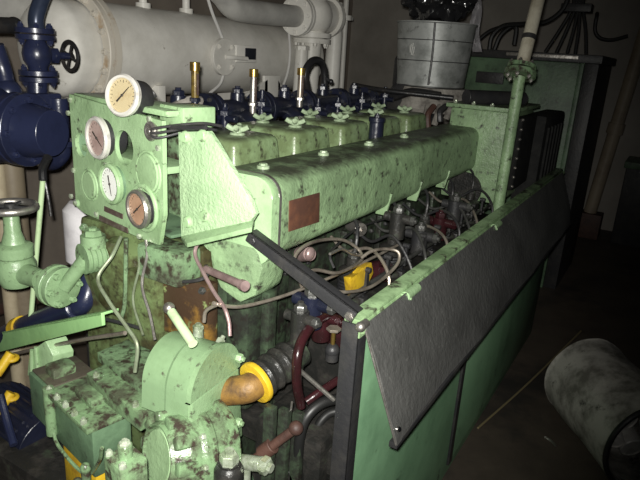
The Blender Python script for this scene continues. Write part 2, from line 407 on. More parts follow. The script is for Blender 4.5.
# rocker lubrication oil valves between covers (dark clutter along the top)
for k, (u, w, hh) in enumerate(((225, 112, .05), (262, 103, .08), (318, 108, .07), (338, 104, .05), (362, 100, .06), (385, 95, .07))):
    q = P(u, w, x=-1.33)
    t = MB().cyl((q.x, q.y, 1.3), (q.x, q.y, q.z), .014).hexn((q.x, q.y, q.z-.01), UZ, .024, .018).cyl((q.x, q.y, q.z), (q.x, q.y, q.z+hh*.6), .009).cyl((q.x-.03, q.y, q.z-.02), (q.x+.05, q.y, q.z-.02), .012)
    tag(t.build('indicator_cock', 'navy'), ['dark cock behind the left end of the valve covers', 'dark cock just right of the middle thermometer', 'dark cock below the black bent pipe',
        'dark cock right of the black bent pipe', 'dark cock behind the fourth valve cover', 'dark cock nearest the lagged duct'][k], 'valve', 'indicator cocks behind the covers')
# black U bend
q = [P(308, 92, x=-1.45), P(305, 74, x=-1.45), P(311, 62, x=-1.45), P(319, 61, x=-1.45), P(324, 70, x=-1.45), P(325, 96, x=-1.45)]
ub = thing('bent_pipe', q[-1]-UZ*.05, 'black pipe bent over like a hook behind the valve covers', 'pipe')
MB().tube(q, .017, 12).build('bend', 'black', ub)
MB().bx(q[0].x-.05, q[0].x+.06, q[0].y-.05, q[-1].y+.03, q[-1].z-.06, q[-1].z+.01, .012).build('base_block', 'black_steel', ub)
MB().tube([q[-2]-UZ*.03, q[-2]+V((.03, .02, -.05))], .008).ball(q[-2]+V((.03, .02, -.05)), .012).build('lever', 'black', ub)

# tall box at the far end of the manifold
zt = 1.385
a = P(456, 107, z=zt); b = P(510, 113, z=zt)
yb = (a.y+b.y)/2
box = thing('air_cooler', (-.8, yb, 1.0), 'green air cooler box at the far end of the air manifold', 'cooler')
xl, xr = a.x-.02, b.x
MB().bx(xl, xr, yb, yb+.5, .95, zt, .012).build('casing', 'manifold', box)
MB().bx(xl-.02, xr+.02, yb-.02, yb+.55, zt, zt+.02, .005).build('top_flange', 'manifold', box)
bolts_at('flange_bolt', 'bright', box, [V((xl+.02+k*(xr-xl-.02)/3, yb+.0, zt+.02)) for k in range(4)], UZ, .01, .01)
MB().prism([(xr, yb+.01, 1.02), (xr, yb+.01, 1.36), (xr+.05, yb+.06, 1.36), (xr+.05, yb+.06, 1.02)], (0, .36, 0), .006).build('side_cover', 'matte_black', box)
bolts_at('side_bolt', 'steel', box, [V((xr+.045, yb+.055, 1.04+.045*k)) for k in range(8)], V((.7, -.7, 0)), .007, .008)
MB().cyl((xl+.06, yb+.02, zt+.05), (xr-.02, yb+.3, zt+.05), .035).build('top_pipe', 'black_steel', box)
MB().cyl((xl+.12, yb-.012, 1.0), (xl+.12, yb+.02, 1.0), .085).build('inspection_cover', 'grime', box)
xg = min(xr+.16, -.56)
dk = MB().bx(xr-.02, xg, yb+.36, yb+.9, .0, 1.36, .02)
for k in range(5): dk.bx(xg-.005, xg+.012, yb+.42+.09*k, yb+.46+.09*k, .9, 1.3, .006)
tag(dk.build('flywheel_guard', 'matte_black'), 'blackened flywheel housing between the green cooler box and the generator cabinet', 'guard')
# ------------------------------------------------------------------ gauge panel
GO = V((-1.25, 1.08, 0)); GPL = (GO, FN)
def G(u, w, off=0): return P(u, w, pl=(GO+FN*off, FN))
gp = thing('gauge_panel', G(115, 225), 'green gauge panel plate with round holes at the front of the engine', 'instrument panel')
def holed_plate(outer, holes, th):
    bm = bmesh.new()
    edges = []
    def loop(ps):
        vs = [bm.verts.new(p) for p in ps]
        for i in range(len(vs)): edges.append(bm.edges.new((vs[i], vs[(i+1) % len(vs)])))
    loop(outer)
    for c, rx in holes:
        loop([c+FD*rx*math.cos(2*math.pi*i/28)+UZ*rx*math.sin(2*math.pi*i/28) for i in range(28)])
    bmesh.ops.triangle_fill(bm, use_beauty=True, edges=edges, normal=FN)
    fs = list(bm.faces)
    r = bmesh.ops.extrude_face_region(bm, geom=fs)
    bmesh.ops.translate(bm, verts=[g for g in r['geom'] if isinstance(g, bmesh.types.BMVert)], vec=-FN*th)
    s = MB(); s.bm.free(); s.bm = bm; return s
outer = [G(*p) for p in ((69, 94), (112, 107), (162, 121), (163.5, 215), (159, 245), (147, 241), (84, 213), (76, 206))]
gB, gC, gD = G(98, 138, .022), G(111, 184, .018), G(138.5, 209, .022)
holes = [(G(81, 145), .036), (G(124, 148), .046), (gB-FN*.022, .03), (gC-FN*.018, .03), (gD-FN*.022, .03), (G(155, 131), .014), (G(78, 203), .012)]
holed_plate(outer, holes, .012).build('face_plate', 'green', gp)
for u, w, r in ((90, 185, .04), (148.5, 173, .05)):
    c = G(u, w); MB().lathe(c, FN, [(0, .006), (r-.004, .006), (r, .003), (r, 0)]).torus(c, FN, r+.004, .004).build('blank_cover', 'green', gp)
for pts in (((105, 206), (123, 214), (123, 219), (105, 211)), ((100, 215), (128, 228), (128, 233), (100, 220))):
    MB().prism([G(*p) for p in pts], FN*.003).build('label_plate', 'plate_dark', gp)
for u, w in ((71, 100), (69, 113), (74, 170), (72, 196), (76, 203), (150, 119), (159, 148), (97, 214), (140, 236), (107, 165), (140, 190)):
    MB().hexn(G(u, w), FN, .008, .007, False).build('screw', 'bright', gp)
# housing behind the plate
tl, tr = G(69, 94), G(162, 121)
hz = tl.z
def hb(x0, x1, d0, d1, z0, z1, bev=.006):   # box in panel axes
    s = MB(); c = GO + FD*((x0+x1)/2) - FN*((d0+d1)/2); s.box((c.x, c.y, (z0+z1)/2), (x1-x0, d1-d0, z1-z0), RF, bev); return s
xl_ = (tl-GO).dot(FD); xr_ = (tr-GO).dot(FD)
hb(xl_, xr_, .012, .14, hz-.012, hz+.004).build('top_plate', 'green', gp)
hb(xr_-.09, xr_+.012, .05, .15, hz-.04, hz+.012).build('top_box', 'green', gp)
hb(xl_, xl_+.012, .012, .14, 1.11, hz-.012).build('side_plate', 'green_dark', gp)
hb(xl_+.012, xr_+.0, .14, .15, 1.10, hz-.03).build('back_plate', 'green_dirty', gp)
hb(xl_+.012, xr_-.05, .02, .13, 1.275, 1.295).build('shelf', 'green', gp)
hb(xl_+.012, xr_, .02, .14, 1.12, 1.13).build('bottom_plate', 'green_dark', gp)
k0 = G(155, 131)
# gauges
def gauge(c, ax, r, dial, lab, bez='steel', case='black_steel', depth=.05, needle=.8, broken=False, thick=.008, rot=None):
    ax = V(ax).normalized(); u = ax.cross(UZ).normalized()*-1; w = V((0, 0, 1)); w = (w-ax*w.dot(ax)).normalized()
    t = thing('pressure_gauge', c, lab, 'gauge', 'pressure gauges on the panel')
    MB().lathe(c, ax, [(0, -depth), (r*.86, -depth), (r*.9, -depth+.005), (r*.9, .012), (r*.88, .014), (r*.88, .012)]).build('case', case, t)
    MB().lathe(c, ax, [(r*.86, .01), (r*.93, .002), (r+.002, .004), (r+.003, .014), (r*.97, .02), (r*.86, .019), (r*.84, .013)], 40).build('bezel', bez, t)
    d = MB().lathe(c, ax, [(0, .0125), (r*.87, .0125), (r*.87, .008), (0, .008)], 40).build('dial', dial, t)
    mk = MB()
    for i in range(19):
        a = math.radians(-135+270*i/18); dd = u*math.sin(a)+w*math.cos(a); q = u*math.cos(a)-w*math.sin(a)
        l = .14 if i % 3 == 0 else .07; hw = r*.013
        p0 = c+ax*.0127+dd*r*.76; p1 = p0-dd*r*l
        mk.prism([p0-q*hw, p0+q*hw, p1+q*hw, p1-q*hw], ax*.0005)
    mk.build('scale_marks', 'ink', d)
    a = needle; dd = u*math.sin(a)+w*math.cos(a); q = u*math.cos(a)-w*math.sin(a)
    MB().prism([c+ax*.0145-dd*r*.45-q*r*.05, c+ax*.0145-dd*r*.45+q*r*.05, c+ax*.0145+dd*r*.6+q*r*.015, c+ax*.0145+dd*r*.6-q*r*.015], ax*.001).cyl(c+ax*.0128, c+ax*.017, r*.07, n=12).build('needle', 'ink', t)
    MB().lathe(c, ax, [(r*.85, .0175), (r*.6, .0205), (r*.3, .022), (0, .0225)], 32).build('glass', 'glass', t)
    return t
tg = G(126, 96, .02) + UZ*0
g1 = gauge(tg, (.12, -.97, .16), .049, 'cream_dial', 'chrome rimmed gauge with yellowed dial standing on top of the panel', 'pale_metal', 'black_steel', .055, .75)
ax1 = V((.12, -.97, .16)).normalized()
MB().cyl(tg-ax1*.05+UX*.02, tg-ax1*.07+V((.035, 0, .02)), .012, n=12).cyl(tg-ax1*.04, V((tg.x+.006, tg.y+.05, hz-.01)), .011, n=12).build('stem', 'black_steel', g1)
gauge(gB-FN*.01, FN, .055, 'pink_dial', 'steel rimmed gauge with clouded pinkish glass, upper left on the panel', 'pale_metal', 'black_steel', .05, 2.2)
gauge(gC-FN*.01, FN, .053, 'white_dial', 'gauge with a bright white dial at the middle of the panel', 'green', 'green_dark', .05, 2.9)
g4 = gauge(gD-FN*.01, FN, .048, 'tan_dial', 'double rimmed gauge with stained tan dial at the lower right of the panel', 'steel', 'black_steel', .05, .9)
MB().torus(gD-FN*.016, FN, .058, .006, 40).build('outer_ring', 'green', g4)
# knob with capillary at the plate's upper right
kn = thing('cable_gland', k0, 'worn steel gland nut with wires at the upper right corner of the gauge panel', 'cable gland')
MB().cyl(k0-FN*.02, k0+FN*.012, .017).torus(k0+FN*.012, FN, .017, .007).build('ring', 'steel', kn)
MB().ball(k0+FN*.012, .011).build('plug', 'steel', kn)
for i in range(3):
    e = k0+FD*(.07+.02*i)-FN*.05+UZ*(.006+.012*i)
    MB().tube([k0+FN*.015, k0+FD*.03+FN*.012+UZ*.012*(i-1), e, e+FD*.06-FN*.02], .0035, 8).build('wire', 'black_steel', kn)

# triangular bracket between the panel and the manifold
BO = V((-1.0, 1.04, 0)); BN = V((-.1, -.995, 0)).normalized()
def B(u, w, off=0): return P(u, w, pl=(BO+BN*off, BN))
br = thing('support_bracket', B(180, 240), 'thick tapered green bracket plate bolted between gauge panel and manifold', 'bracket')
MB().prism([B(178, 132), B(208, 131), B(216, 143), B(248, 196), B(255, 214), B(250, 222), B(181, 238)], -BN*.014, .002).build('plate', 'green_rough', br)
MB().prism([B(181, 236), B(254, 220), B(252, 227, .035), B(187, 243, .035)], (0, 0, -.012), .002).build('bottom_ledge', 'green', br)
for u, w in ((185.5, 137), (203, 135.5), (188, 222), (205, 216)):
    MB().lathe(B(u, w), BN, [(0, .009), (.011, .009), (.014, .005), (.015, 0)], 16).build('bolt', 'green', br)
MB().tube([B(170, 127), B(190, 128), B(206, 127.5)], .006, 8).build('top_wire', 'black_steel', br)
# ------------------------------------------------------------------ side guard
XP = -.509
A0 = P(358, 318, x=XP); zr = 1.045; y0g, y1g = A0.y, 3.62
sg = thing('side_guard', (XP, 2.3, 0), 'waist high green sheet metal guard running along the engine side', 'guard')
MB().bx(XP-.012, XP, y0g+.03, y1g, .0, zr-.02, .002).build('sheet', 'green_sheet', sg)
MB().bx(XP-.034, XP+.006, y0g+.0, y1g, zr-.012, zr, .003).bx(XP-.0, XP+.008, y0g, y1g, zr-.045, zr-.01, .003).build('top_rail', 'rail', sg)
MB().tube([(XP+.012, y0g, zr-.022), (XP+.012, y1g, zr-.022)], .009, 10, smooth=False).build('edge_rod', 'rail', sg)
MB().bx(XP-.036, XP+.004, y0g-.004, y0g+.004, 0, zr-.012, .001).bx(XP-.004, XP+.004, y0g, y0g+.045, 0, zr-.012, .001).build('post', 'black_steel', sg)
for u, w in ((412, 277), (497, 216)):
    q = P(u, w, x=XP+.012)
    hg = MB().cyl((XP+.014, q.y-.04, zr-.02), (XP+.014, q.y+.04, zr-.02), .013).bx(XP+.004, XP+.02, q.y-.05, q.y+.03, zr-.04, zr-.01, .003)
    hg.hexn((XP+.02, q.y-.03, zr-.025), UX, .007, .006).build('hinge', 'green', sg)
q = P(363, 325, x=XP+.01)
MB().cyl(q-UY*.012, q+UY*.014, .011).ball(q-UY*.012, .012).build('hinge_end', 'steel', sg)
MB().bx(XP, XP+.01, 2.02, 2.06, .05, .62, .002).build('door_stile', 'black_steel', sg)
MB().bx(XP, XP+.008, 2.06, 3.5, .06, .62, .002).build('lower_door', 'green_sheet', sg)
# dark flap hanging from the rail
tip = P(396, 445, y=1.1); t0 = P(364, 330, x=XP+.016)
fl = thing('hinged_flap', (XP+.02, 2.3, t0.z), 'grimy dark steel flap sheet hanging along the outside of the green guard', 'flap')
n_ = 24; s = MB(); rows = []
tipx, tipz = tip.x, tip.z
for side in (0, 1):
    g = []
    for i in range(n_+1):
        y = t0.y + (3.55-t0.y)*i/n_; col = []
        for j in range(9):
            k = j/8; wv = .004*math.sin(i*.9+j)*k + .006*math.sin(k*math.pi)
            x = XP+.018+(tipx-XP-.018)*k + wv - .003*side; z = t0.z+.012+(tipz-t0.z-.012)*k
            yy = y + (tip.y-t0.y)*k*(1 if i == 0 else 0)
            col.append(s.bm.verts.new((x, yy, z)))
        g.append(col)
    rows.append(g)
for g in rows:
    for i in range(n_):
        for j in range(8): s.bm.faces.new((g[i][j], g[i+1][j], g[i+1][j+1], g[i][j+1]))
for i in range(n_):
    for j in (0, 8): s.bm.faces.new((rows[0][i][j], rows[0][i+1][j], rows[1][i+1][j], rows[1][i][j]))
for j in range(8):
    for i in (0, n_): s.bm.faces.new((rows[0][i][j], rows[0][i][j+1], rows[1][i][j+1], rows[1][i][j]))
s.build('sheet', 'darksheet', fl)
MB().tube([(XP+.02, t0.y, t0.z+.0), (tipx, tip.y, tipz)], .003, 8, smooth=False).build('bright_edge', 'steel', fl)
MB().bx(tipx-.018, tipx+.003, tip.y, 3.55, tipz-.012, tipz+.003, .002).build('bottom_lip', 'black_steel', fl)
q = P(397, 429, x=tipx-.008)
MB().lathe(q, V((1, -.3, .5)), [(0, .01), (.006, .008), (.009, 0)], 12).build('rivet', 'chrome', fl)
# strut bar from the manifold to the guard corner
a = P(247, 236, y=1.06); b = P(354, 318, y=y0g-.01)
st = thing('strut_bar', b, 'dark flat steel bar braced from the manifold to the guard corner', 'bar')
d = (b-a).normalized(); up = V((0, 0, 1)); up = (up-d*up.dot(d)).normalized()
MB().prism([a+up*.013, b+up*.016, b-up*.016, a-up*.013], (0, .007, 0), .001).prism([a+up*.013, b+up*.016, b+up*.012, a+up*.009], (0, .03, 0), .001).build('bar', 'black_steel', st)
MB().hexn(P(350, 316, y=y0g-.012), -UY, .011, .008).build('bolt', 'steel', st)
MB().hexn(a+d*.02-UY*.001, -UY, .009, .006).build('bolt', 'black_steel', st)
# standing pipe beside the rail
bp = P(500, 196, x=XP-.09); fp = P(521, 70, x=XP-.09); tp = P(541, -12, x=XP-.09)
sp = thing('standing_pipe', (bp.x, bp.y, .9), 'upright pipe with a flange, green below and bare pale above, beside the guard rail', 'pipe')
MB().tube([(bp.x, bp.y, .85), bp, fp], .024, 20, smooth=False).build('lower_pipe', 'manifold', sp)
dr = (tp-fp).normalized()
MB().tube([fp, tp, tp+dr*.3], .027, 20, smooth=False).build('upper_pipe', 'steel_pale', sp)
f = MB().cyl(fp-dr*.028, fp-dr*.004, .066).cyl(fp+dr*.004, fp+dr*.02, .06).build('flange', 'green_dirty', sp)
ring_bolts('flange_bolt', 'steel', f, fp-dr*.028, -dr, .05, 6, .009, .01)
ring_bolts('flange_bolt', 'steel', f, fp+dr*.02, dr, .048, 6, .009, .01)
MB().cyl(fp+dr*.13, fp+dr*.15, .03).build('collar', 'black_steel', sp)

# ------------------------------------------------------------------ the well between engine and guard
tray = MB().bx(-.94, XP-.02, 1.2, 3.3, .5, .58, .01)
tag(tray.build('pump_shelf', 'grime'), 'oil soaked iron shelf down in the well between engine and guard', 'shelf')
rail = thing('pump_rail', (-.76, 2.0, .58), 'blackened fuel pump housing running along the engine in the well', 'pump housing')
MB().bx(-.9, -.66, 1.42, 3.0, .58, .86, .02).build('housing', 'grime', rail)
for k in range(5):
    hb_ = MB().bx(-.66, -.645, 1.47+.3*k, 1.67+.3*k, .63, .82, .006)
    hb_.build('side_cover', 'black_steel', rail)
    bolts_at('cover_bolt', 'black_steel', rail, [V((-.645, 1.485+.3*k+.17*i, .645+.16*j)) for i in (0, 1) for j in (0, 1)], UX, .009, .01)
plab = ['first fuel pump in the well, nearest the strut bar', 'second fuel pump along the well from the strut bar', 'third fuel pump along the well, behind the yellow tag',
        'fourth fuel pump along the well from the strut bar', 'fifth and farthest fuel pump in the well']
def fuel_pump():
    x, y, z = -.77, 1.56, .86
    t = thing('fuel_pump', (x, y, z), plab[0], 'fuel pump', 'fuel pumps in the well')
    MB().lathe((x, y, z), UZ, [(0, 0), (.05, 0), (.05, .015), (.038, .02), (.038, .07), (.045, .075), (.045, .1), (.03, .11), (.022, .112), (.022, .14), (0, .14)], 24).build('barrel', 'grime', t)
    MB().hexn((x, y, z+.135), UZ, .018, .016, True).build('delivery_nut', 'dull_steel', t)
    MB().hexn((x+.045, y, z+.06), UX, .012, .02).build('bleed_screw', 'dull_steel', t)
    s = MB(); pts = []
    for i in range(60):
        a = i/60*2*math.pi*5; pts.append((x+.043*math.cos(a), y+.043*math.sin(a), z+.018+.05*i/60))
    s.tube(pts, .004, 6, 1); s.build('spring', 'black_steel', t)
    MB().bx(x-.055, x+.055, y-.02, y+.02, z, z+.02, .004).build('foot', 'black_steel', t)
    return t
fp0 = fuel_pump()
for k in range(1, 5):
    c = copy_tree(fp0); c.location.y += .3*k; c['label'] = plab[k]
clab = ['nearest the strut bar', 'second along the well', 'third along the well', 'fourth along the well', 'farthest along the well']
for k in range(5):
    y = 1.56+.3*k
    t = MB().tube([(-.77, y, 1.0), (-.77, y+.01, 1.06), (-.80, y+.05, 1.10), (-.88, y+.09, 1.11), (-.97, y+.1, 1.16)], .006, 8)
    tag(t.build('fuel_pipe', 'black_steel'), 'dark injection pipe rising from the fuel pump %s' % clab[k], 'pipe', 'injection pipes')
# silver drain rods and loops lying over the well
def wire(pts, r, m, lab, name='oil_pipe', cat='pipe', group=None, x=None, n=8):
    return tag(MB().tube([P(p[0], p[1], x=(p[2] if len(p) > 2 else x)) for p in pts], r, n).build(name, m), lab, cat, group)
wire([(213, 303, -.82), (225, 306, -.81), (245, 306, -.80), (280, 297, -.78), (312, 285, -.76), (345, 271, -.74), (372, 258, -.72), (400, 244, -.7)], .0046, 'copper', 'long thin bare pipe crossing under the strut bar')
wire([(302, 287, -.74), (294, 262, -.76), (303, 247, -.77), (322, 240, -.78), (343, 240, -.77), (358, 249, -.75), (362, 259, -.72), (352, 267, -.7), (336, 273, -.7), (316, 270, -.72), (305, 276, -.72)], .0048, 'copper', 'looped bare fuel pipe under the manifold, left of the yellow tag')
wire([(320, 289, -.7), (345, 292, -.66), (368, 288, -.64), (385, 277, -.63), (398, 263, -.62), (398, 252, -.63), (386, 249, -.66), (372, 251, -.68), (361, 258, -.7)], .0048, 'copper', 'bare pipe bent in a wide loop around the yellow tag')
wire([(330, 254, -.76), (342, 249, -.76), (352, 254, -.75), (366, 256, -.73)], .0045, 'steel', 'short shiny pipe inside the loops under the manifold')
wire([(334, 268, -.75), (330, 256, -.77), (336, 246, -.8), (352, 232, -.84), (368, 224, -.86), (385, 219, -.87)], .004, 'black_steel', 'thin dark pipe rising from the loops toward the manifold lugs')
q = P(310, 254, x=-.8)
tag(MB().cyl(q-V((.05, -.03, .02)), q, .022, .02).ball(q, .02, (.6, 1, 1)).build('pipe_plug', 'pinkmetal'), 'round worn plug end below the rusty nameplate', 'plug')
q = P(361, 230, x=-.84)
tag(MB().cyl(q-V((.06, -.04, 0)), q, .024).hexn(q, V((1, -.6, 0)), .016, .012).build('pipe_plug', 'steel'), 'grey plug end below the manifold lug', 'plug')
rk = thing('fuel_rack', (-.7, 2.2, .93), 'thin control rod with small levers running over the fuel pumps', 'linkage')
MB().tube([(-.7, 1.4, .935), (-.7, 3.0, .935)], .008, 10, smooth=False).build('rod', 'dull_steel', rk)
for k in range(10):
    y = 1.5+.15*k
    MB().prism([(-.7, y, .92), (-.7, y+.02, .92), (-.70, y+.015, .99), (-.7, y+.003, .99)], (.008, 0, 0)).cyl((-.71, y+.009, .99), (-.685, y+.009, .99), .009).build('lever', 'black_steel', rk)
rs = random.Random(3)
wl_ = ['beside the first pump', 'between first and second pump', 'beside the second pump', 'between second and third pump', 'beside the third pump', 'between third and fourth pump', 'beside the fourth pump', 'between fourth and fifth pump']
for k in range(8):
    y = 1.52+.15*k; x0 = -.62+rs.uniform(-.02, .02)
    t = MB().tube([(x0, y, .86), (x0-.01, y+.02, .97+rs.uniform(-.02, .03)), (x0-.1, y+.05+rs.uniform(0, .06), 1.02+rs.uniform(-.03, .03)), (x0-.2, y+.1, .99), (-.9, y+.12, 1.02)], .0055, 8)
    tag(t.build('return_pipe', ('copper', 'black_steel', 'dull_steel')[k % 3]), 'thin leak-off pipe arching over the well ' + wl_[k], 'pipe', 'leak-off pipes in the well')
# yellow tag / cap
yt = thing('oil_filler_cap', P(362, 288, x=-.66), 'yellow painted cap down in the well beside the guard rail', 'cap')
q = P(362, 279, x=-.66)
MB().prism([P(350, 277, x=-.70), P(360, 274, x=-.70), P(363, 268, x=-.70), P(372, 262, x=-.70), P(374, 273, x=-.70), P(367, 287, x=-.70), P(352, 293, x=-.70)], (-.03, .015, -.01), .006).build('cap_body', 'yellow', yt)
q = P(385, 265, x=-.73)
tag(MB().cyl((q.x-.04, q.y, .9), q-UZ*.02, .042, .038).cyl(q-UZ*.02, q, .03).build('red_canister', 'red'), 'dark red round canister beside the yellow cap', 'canister')
# valves and fittings heaped in the dark corner under the strut
fit = [((312, 302), .03, 'navy', 'dark blue fitting under the strut bar'), ((300, 318), .024, 'grime', 'greasy fitting low behind the red pipe'),
       ((338, 322), .028, 'red', 'dark red fitting below the strut bar end'), ((322, 316), .026, 'red', 'dark red fitting above the bent red pipe'),
       ((420, 235), .03, 'black_steel', 'black fitting in the far part of the well'), ((440, 222), .03, 'red', 'dark red fitting in the far part of the well'),
       ((398, 218), .026, 'grime', 'greasy fitting under the second manifold lug'), ((455, 205), .03, 'black_steel', 'black fitting near the foot of the standing pipe')]
for (u, w), r, m, lab in fit:
    q = P(u, w, x=-.72)
    t = thing('pipe_fitting', q-UZ*.06, lab, 'fitting', 'pipe fittings in the well')
    MB().cyl(q-UZ*.07, q+UZ*.02, r).cyl(q-V((r*1.8, 0, 0)), q+V((r*1.8, 0, 0)), r*.6).build('body', m, t)
    MB().hexn(q+UZ*.02, UZ, r*.7, r*.7).build('top_nut', 'dull_steel' if m != 'red' else 'red', t)
    MB().hexn(q+UX*r*1.8, UX, r*.6, r*.5).build('end_nut', 'dull_steel' if m != 'red' else 'red', t)
q = P(333, 340, x=-.66)
tv = thing('small_valve', q-UZ*.06, 'small brass stemmed valve below the strut bar end', 'valve')
MB().cyl(q-UZ*.06, q-UZ*.02, .018).ball(q-UZ*.03, .02).build('body', 'black_steel', tv)
MB().cyl(q-UZ*.02, q+UZ*.03, .006).build('stem', 'brass', tv)
MB().cyl(q+UZ*.028, q+UZ*.036, .02, n=6).build('handle', 'copper', tv)
# red bent pipe
wire([(334, 312, -.7), (316, 322, -.69), (303, 338, -.68), (297, 358, -.67), (297, 385, -.67), (301, 406, -.67)], .0125, 'red', 'glossy dark red pipe curving down in front of the well', n=14)
wire([(338, 380, -.62), (320, 392, -.64), (306, 402, -.66)], .011, 'red', 'short dark red pipe slanting toward the guard post', n=12)
wire([(296, 367, -.68), (312, 381, -.65), (334, 400, -.6)], .006, 'steel', 'thin bright rod pointing at the guard post', 'lever_rod', 'rod')
wire([(343, 398, -.6), (322, 403, -.63), (306, 418, -.65), (299, 442, -.66), (297, 482, -.67)], .014, 'rubber', 'thick black hose bending down near the guard post', 'hose', 'hose', 'black hoses', n=14)
wire([(345, 410, -.62), (328, 414, -.66), (316, 430, -.68), (312, 455, -.69), (312, 484, -.69)], .012, 'rubber', 'second black hose, on the guard post side of the first', 'hose', 'hose', 'black hoses', n=14)
wire([(292, 402, -.67), (289, 430, -.68), (287, 482, -.69)], .003, 'steel', 'thin straight wire hanging left of the black hoses', 'wire', 'wire')
# rusty link arm bottom
a = P(240, 470, y=1.0); b = P(296, 428, y=1.05)
tag(MB().tube([a, (a+b)/2, b], .012, 12, smooth=False).cyl((a+b)/2-(b-a)*.1, (a+b)/2+(b-a)*.1, .02).ball(b, .018).build('link_arm', 'rust'), 'rusty brown linkage arm low in front of the engine', 'arm')
# dark bulky machinery below the shaft
tag(MB().bx(-.84, -.62, 1.16, 1.38, .3, .62, .02).cyl((-.73, 1.15, .5), (-.73, 1.1, .5), .07).build('oil_cooler', 'grime'), 'grimy dark oil cooler block behind the shaft coupling', 'cooler')
for k in range(3):
    y = 1.03+.035*k
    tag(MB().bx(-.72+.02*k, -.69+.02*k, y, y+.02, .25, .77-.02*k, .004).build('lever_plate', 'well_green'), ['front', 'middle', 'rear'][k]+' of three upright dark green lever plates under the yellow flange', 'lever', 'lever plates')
# ------------------------------------------------------------------ front end pumps
# D shaped housing with sloping flat cover
def Yp(u, w, y): return P(u, w, y=y)
E1 = V((.995, .08, 0)).normalized()                # axis of the half round cover (points to its flat end)
co = P(217, 384, y=.97)
ca = thing('governor_housing', (co.x-.1, co.y, co.z-.2), 'bright green half round governor housing with a bar across its top', 'housing')
r = .094
HX = E1; HU = UZ.cross(HX).normalized()           # HU points away / to the back
tilt = Matrix.Rotation(math.radians(0), 3, HX)
def dprof(r, dn, n=40, back=1):
    return [HU*(-r*math.cos(math.pi*i/n))*1 + UZ*(r*math.sin(math.pi*i/n)) for i in range(n+1)] + [HU*r*1.05-UZ*dn, -HU*r*1.05-UZ*dn]
L = .135
MB().prism([co-HX*.012+p for p in dprof(r, .06)], -HX*(L*.47)).build('drum_front', 'smooth', ca)
MB().prism([co-HX*(.018+L*.47)+p for p in dprof(r*.985, .06)], -HX*(L*.5)).build('drum_rear', 'smooth', ca)
MB().prism([co+p for p in dprof(r+.006, .0)], -HX*.013).build('end_plate', 'mid_green', ca)
MB().prism([co+HX*.0+p for p in ([HU*.094-UZ*.004, -HU*.094-UZ*.004, -HU*.1-UZ*.22, HU*.12-UZ*.22])], -HX*.05, .004).build('lower_plate', 'mid_green', ca)
bolts_at('plate_bolt', 'green', ca, [co-UZ*.16+HU*.09, co+UZ*.03+HU*.088], HX, .012, .013)
a = P(169, 308, y=.92); b = P(193, 344, y=.87)
MB().tube([a+(b-a)*.12, b], .011, 12, smooth=False).build('lever_bar', 'pale_green', ca)
MB().ball(a, .014).build('lever_knob', 'steel', ca)
MB().cyl(co-HX*.09+UZ*.07+HU*.045, co-HX*.09+UZ*.105+HU*.045, .013).hexn(co-HX*.09+UZ*.103+HU*.045, UZ, .014, .01).build('filler_plug', 'bright', ca)
for k in range(2):
    q = co-HX*.04+HU*(.06+.02*k)+UZ*(.065-.03*k)
    MB().hexn(q, UZ*.6+HU*.8, .012, .018).build('top_bolt', 'bright', ca)

# big round pump casing
pc = P(150, 458, y=.80); FA = V((-.34, -.92, .2)).normalized()
pu = thing('gear_pump', pc-UZ*.14, 'large round ribbed green pump casing at the lower front', 'pump')
R = .096
MB().lathe(pc-FA*.12, FA, [(0, -.05), (R*1.2, -.05), (R*1.22, -.045), (R*1.22, -.025), (R*1.06, -.02), (R*1.04, .0), (R*1.08, .005), (R*1.08, .03), (R, .04), (R, .06), (R*.97, .068), (R*.76, .105), (R*.72, .105), (R*.70, .09), (0, .09)], 48).build('casing', 'green_worn', pu)
MB().lathe(pc-FA*.03, FA, [(0, .012), (R*.62, .012), (R*.66, .006), (R*.68, 0), (R*.68, -.03), (0, -.03)], 40).build('front_cover', 'green', pu)
af, uf, wf = frame_of(FA)
for i in range(10):
    t = 2*math.pi*i/10+.2; d = uf*math.cos(t)+wf*math.sin(t); tang = FA.cross(d)
    rm = Matrix((tang, d, FA)).transposed()
    MB().box(pc-FA*.045+d*R*.92, (.03, .022, .05), rm, .006).build('rib', 'green_worn', pu)
    MB().hexn(pc-FA*.085+d*R*1.12, FA, .008, .009).build('bolt', 'bright', pu)
bx_ = Matrix((V((.93, -.3, .1)).normalized(), V((.3, .93, 0)).normalized(), UZ)).transposed()
q = P(126, 470, y=.66)
MB().box(q, (.065, .06, .065), RF, .008).cyl(q+UZ*.03, q+UZ*.06, .014).build('front_block', 'green_worn', pu)
MB().hexn(q+UZ*.055, UZ, .012, .01).build('block_nut', 'bright', pu)
bolts_at('block_bolt', 'bright', pu, [q+UZ*.031+FD*.025+FN*.02, q+UZ*.031-FD*.025+FN*.02], UZ, .008, .008)
# shiny union nut on its right
q = P(229, 462, y=.88)
un = thing('pipe_union', q-UZ*.05, 'shiny greasy union nut at the bottom right of the round pump', 'fitting')
MB().lathe(q-UZ*.06, UZ, [(0, 0), (.03, 0), (.034, .01), (.034, .04), (.028, .052), (.024, .055), (.024, .06), (0, .06)], 24).cyl(V((q.x, q.y, 0)), q-UZ*.055, .022).build('collar', 'grime', un)
MB().hexn(q, UZ, .022, .022).build('nut', 'bright', un)
q = P(252, 463, y=.95)
tag(MB().cyl(q-V((.03, 0, .01)), q+V((.03, 0, .01)), .018).hexn(q+V((.03, 0, .01)), UX, .022, .018).cyl(V((q.x-.02, q.y, 0)), q-UX*.02, .014).build('pipe_elbow', 'bright'), 'small shiny coupling nut right of the union nut', 'fitting')
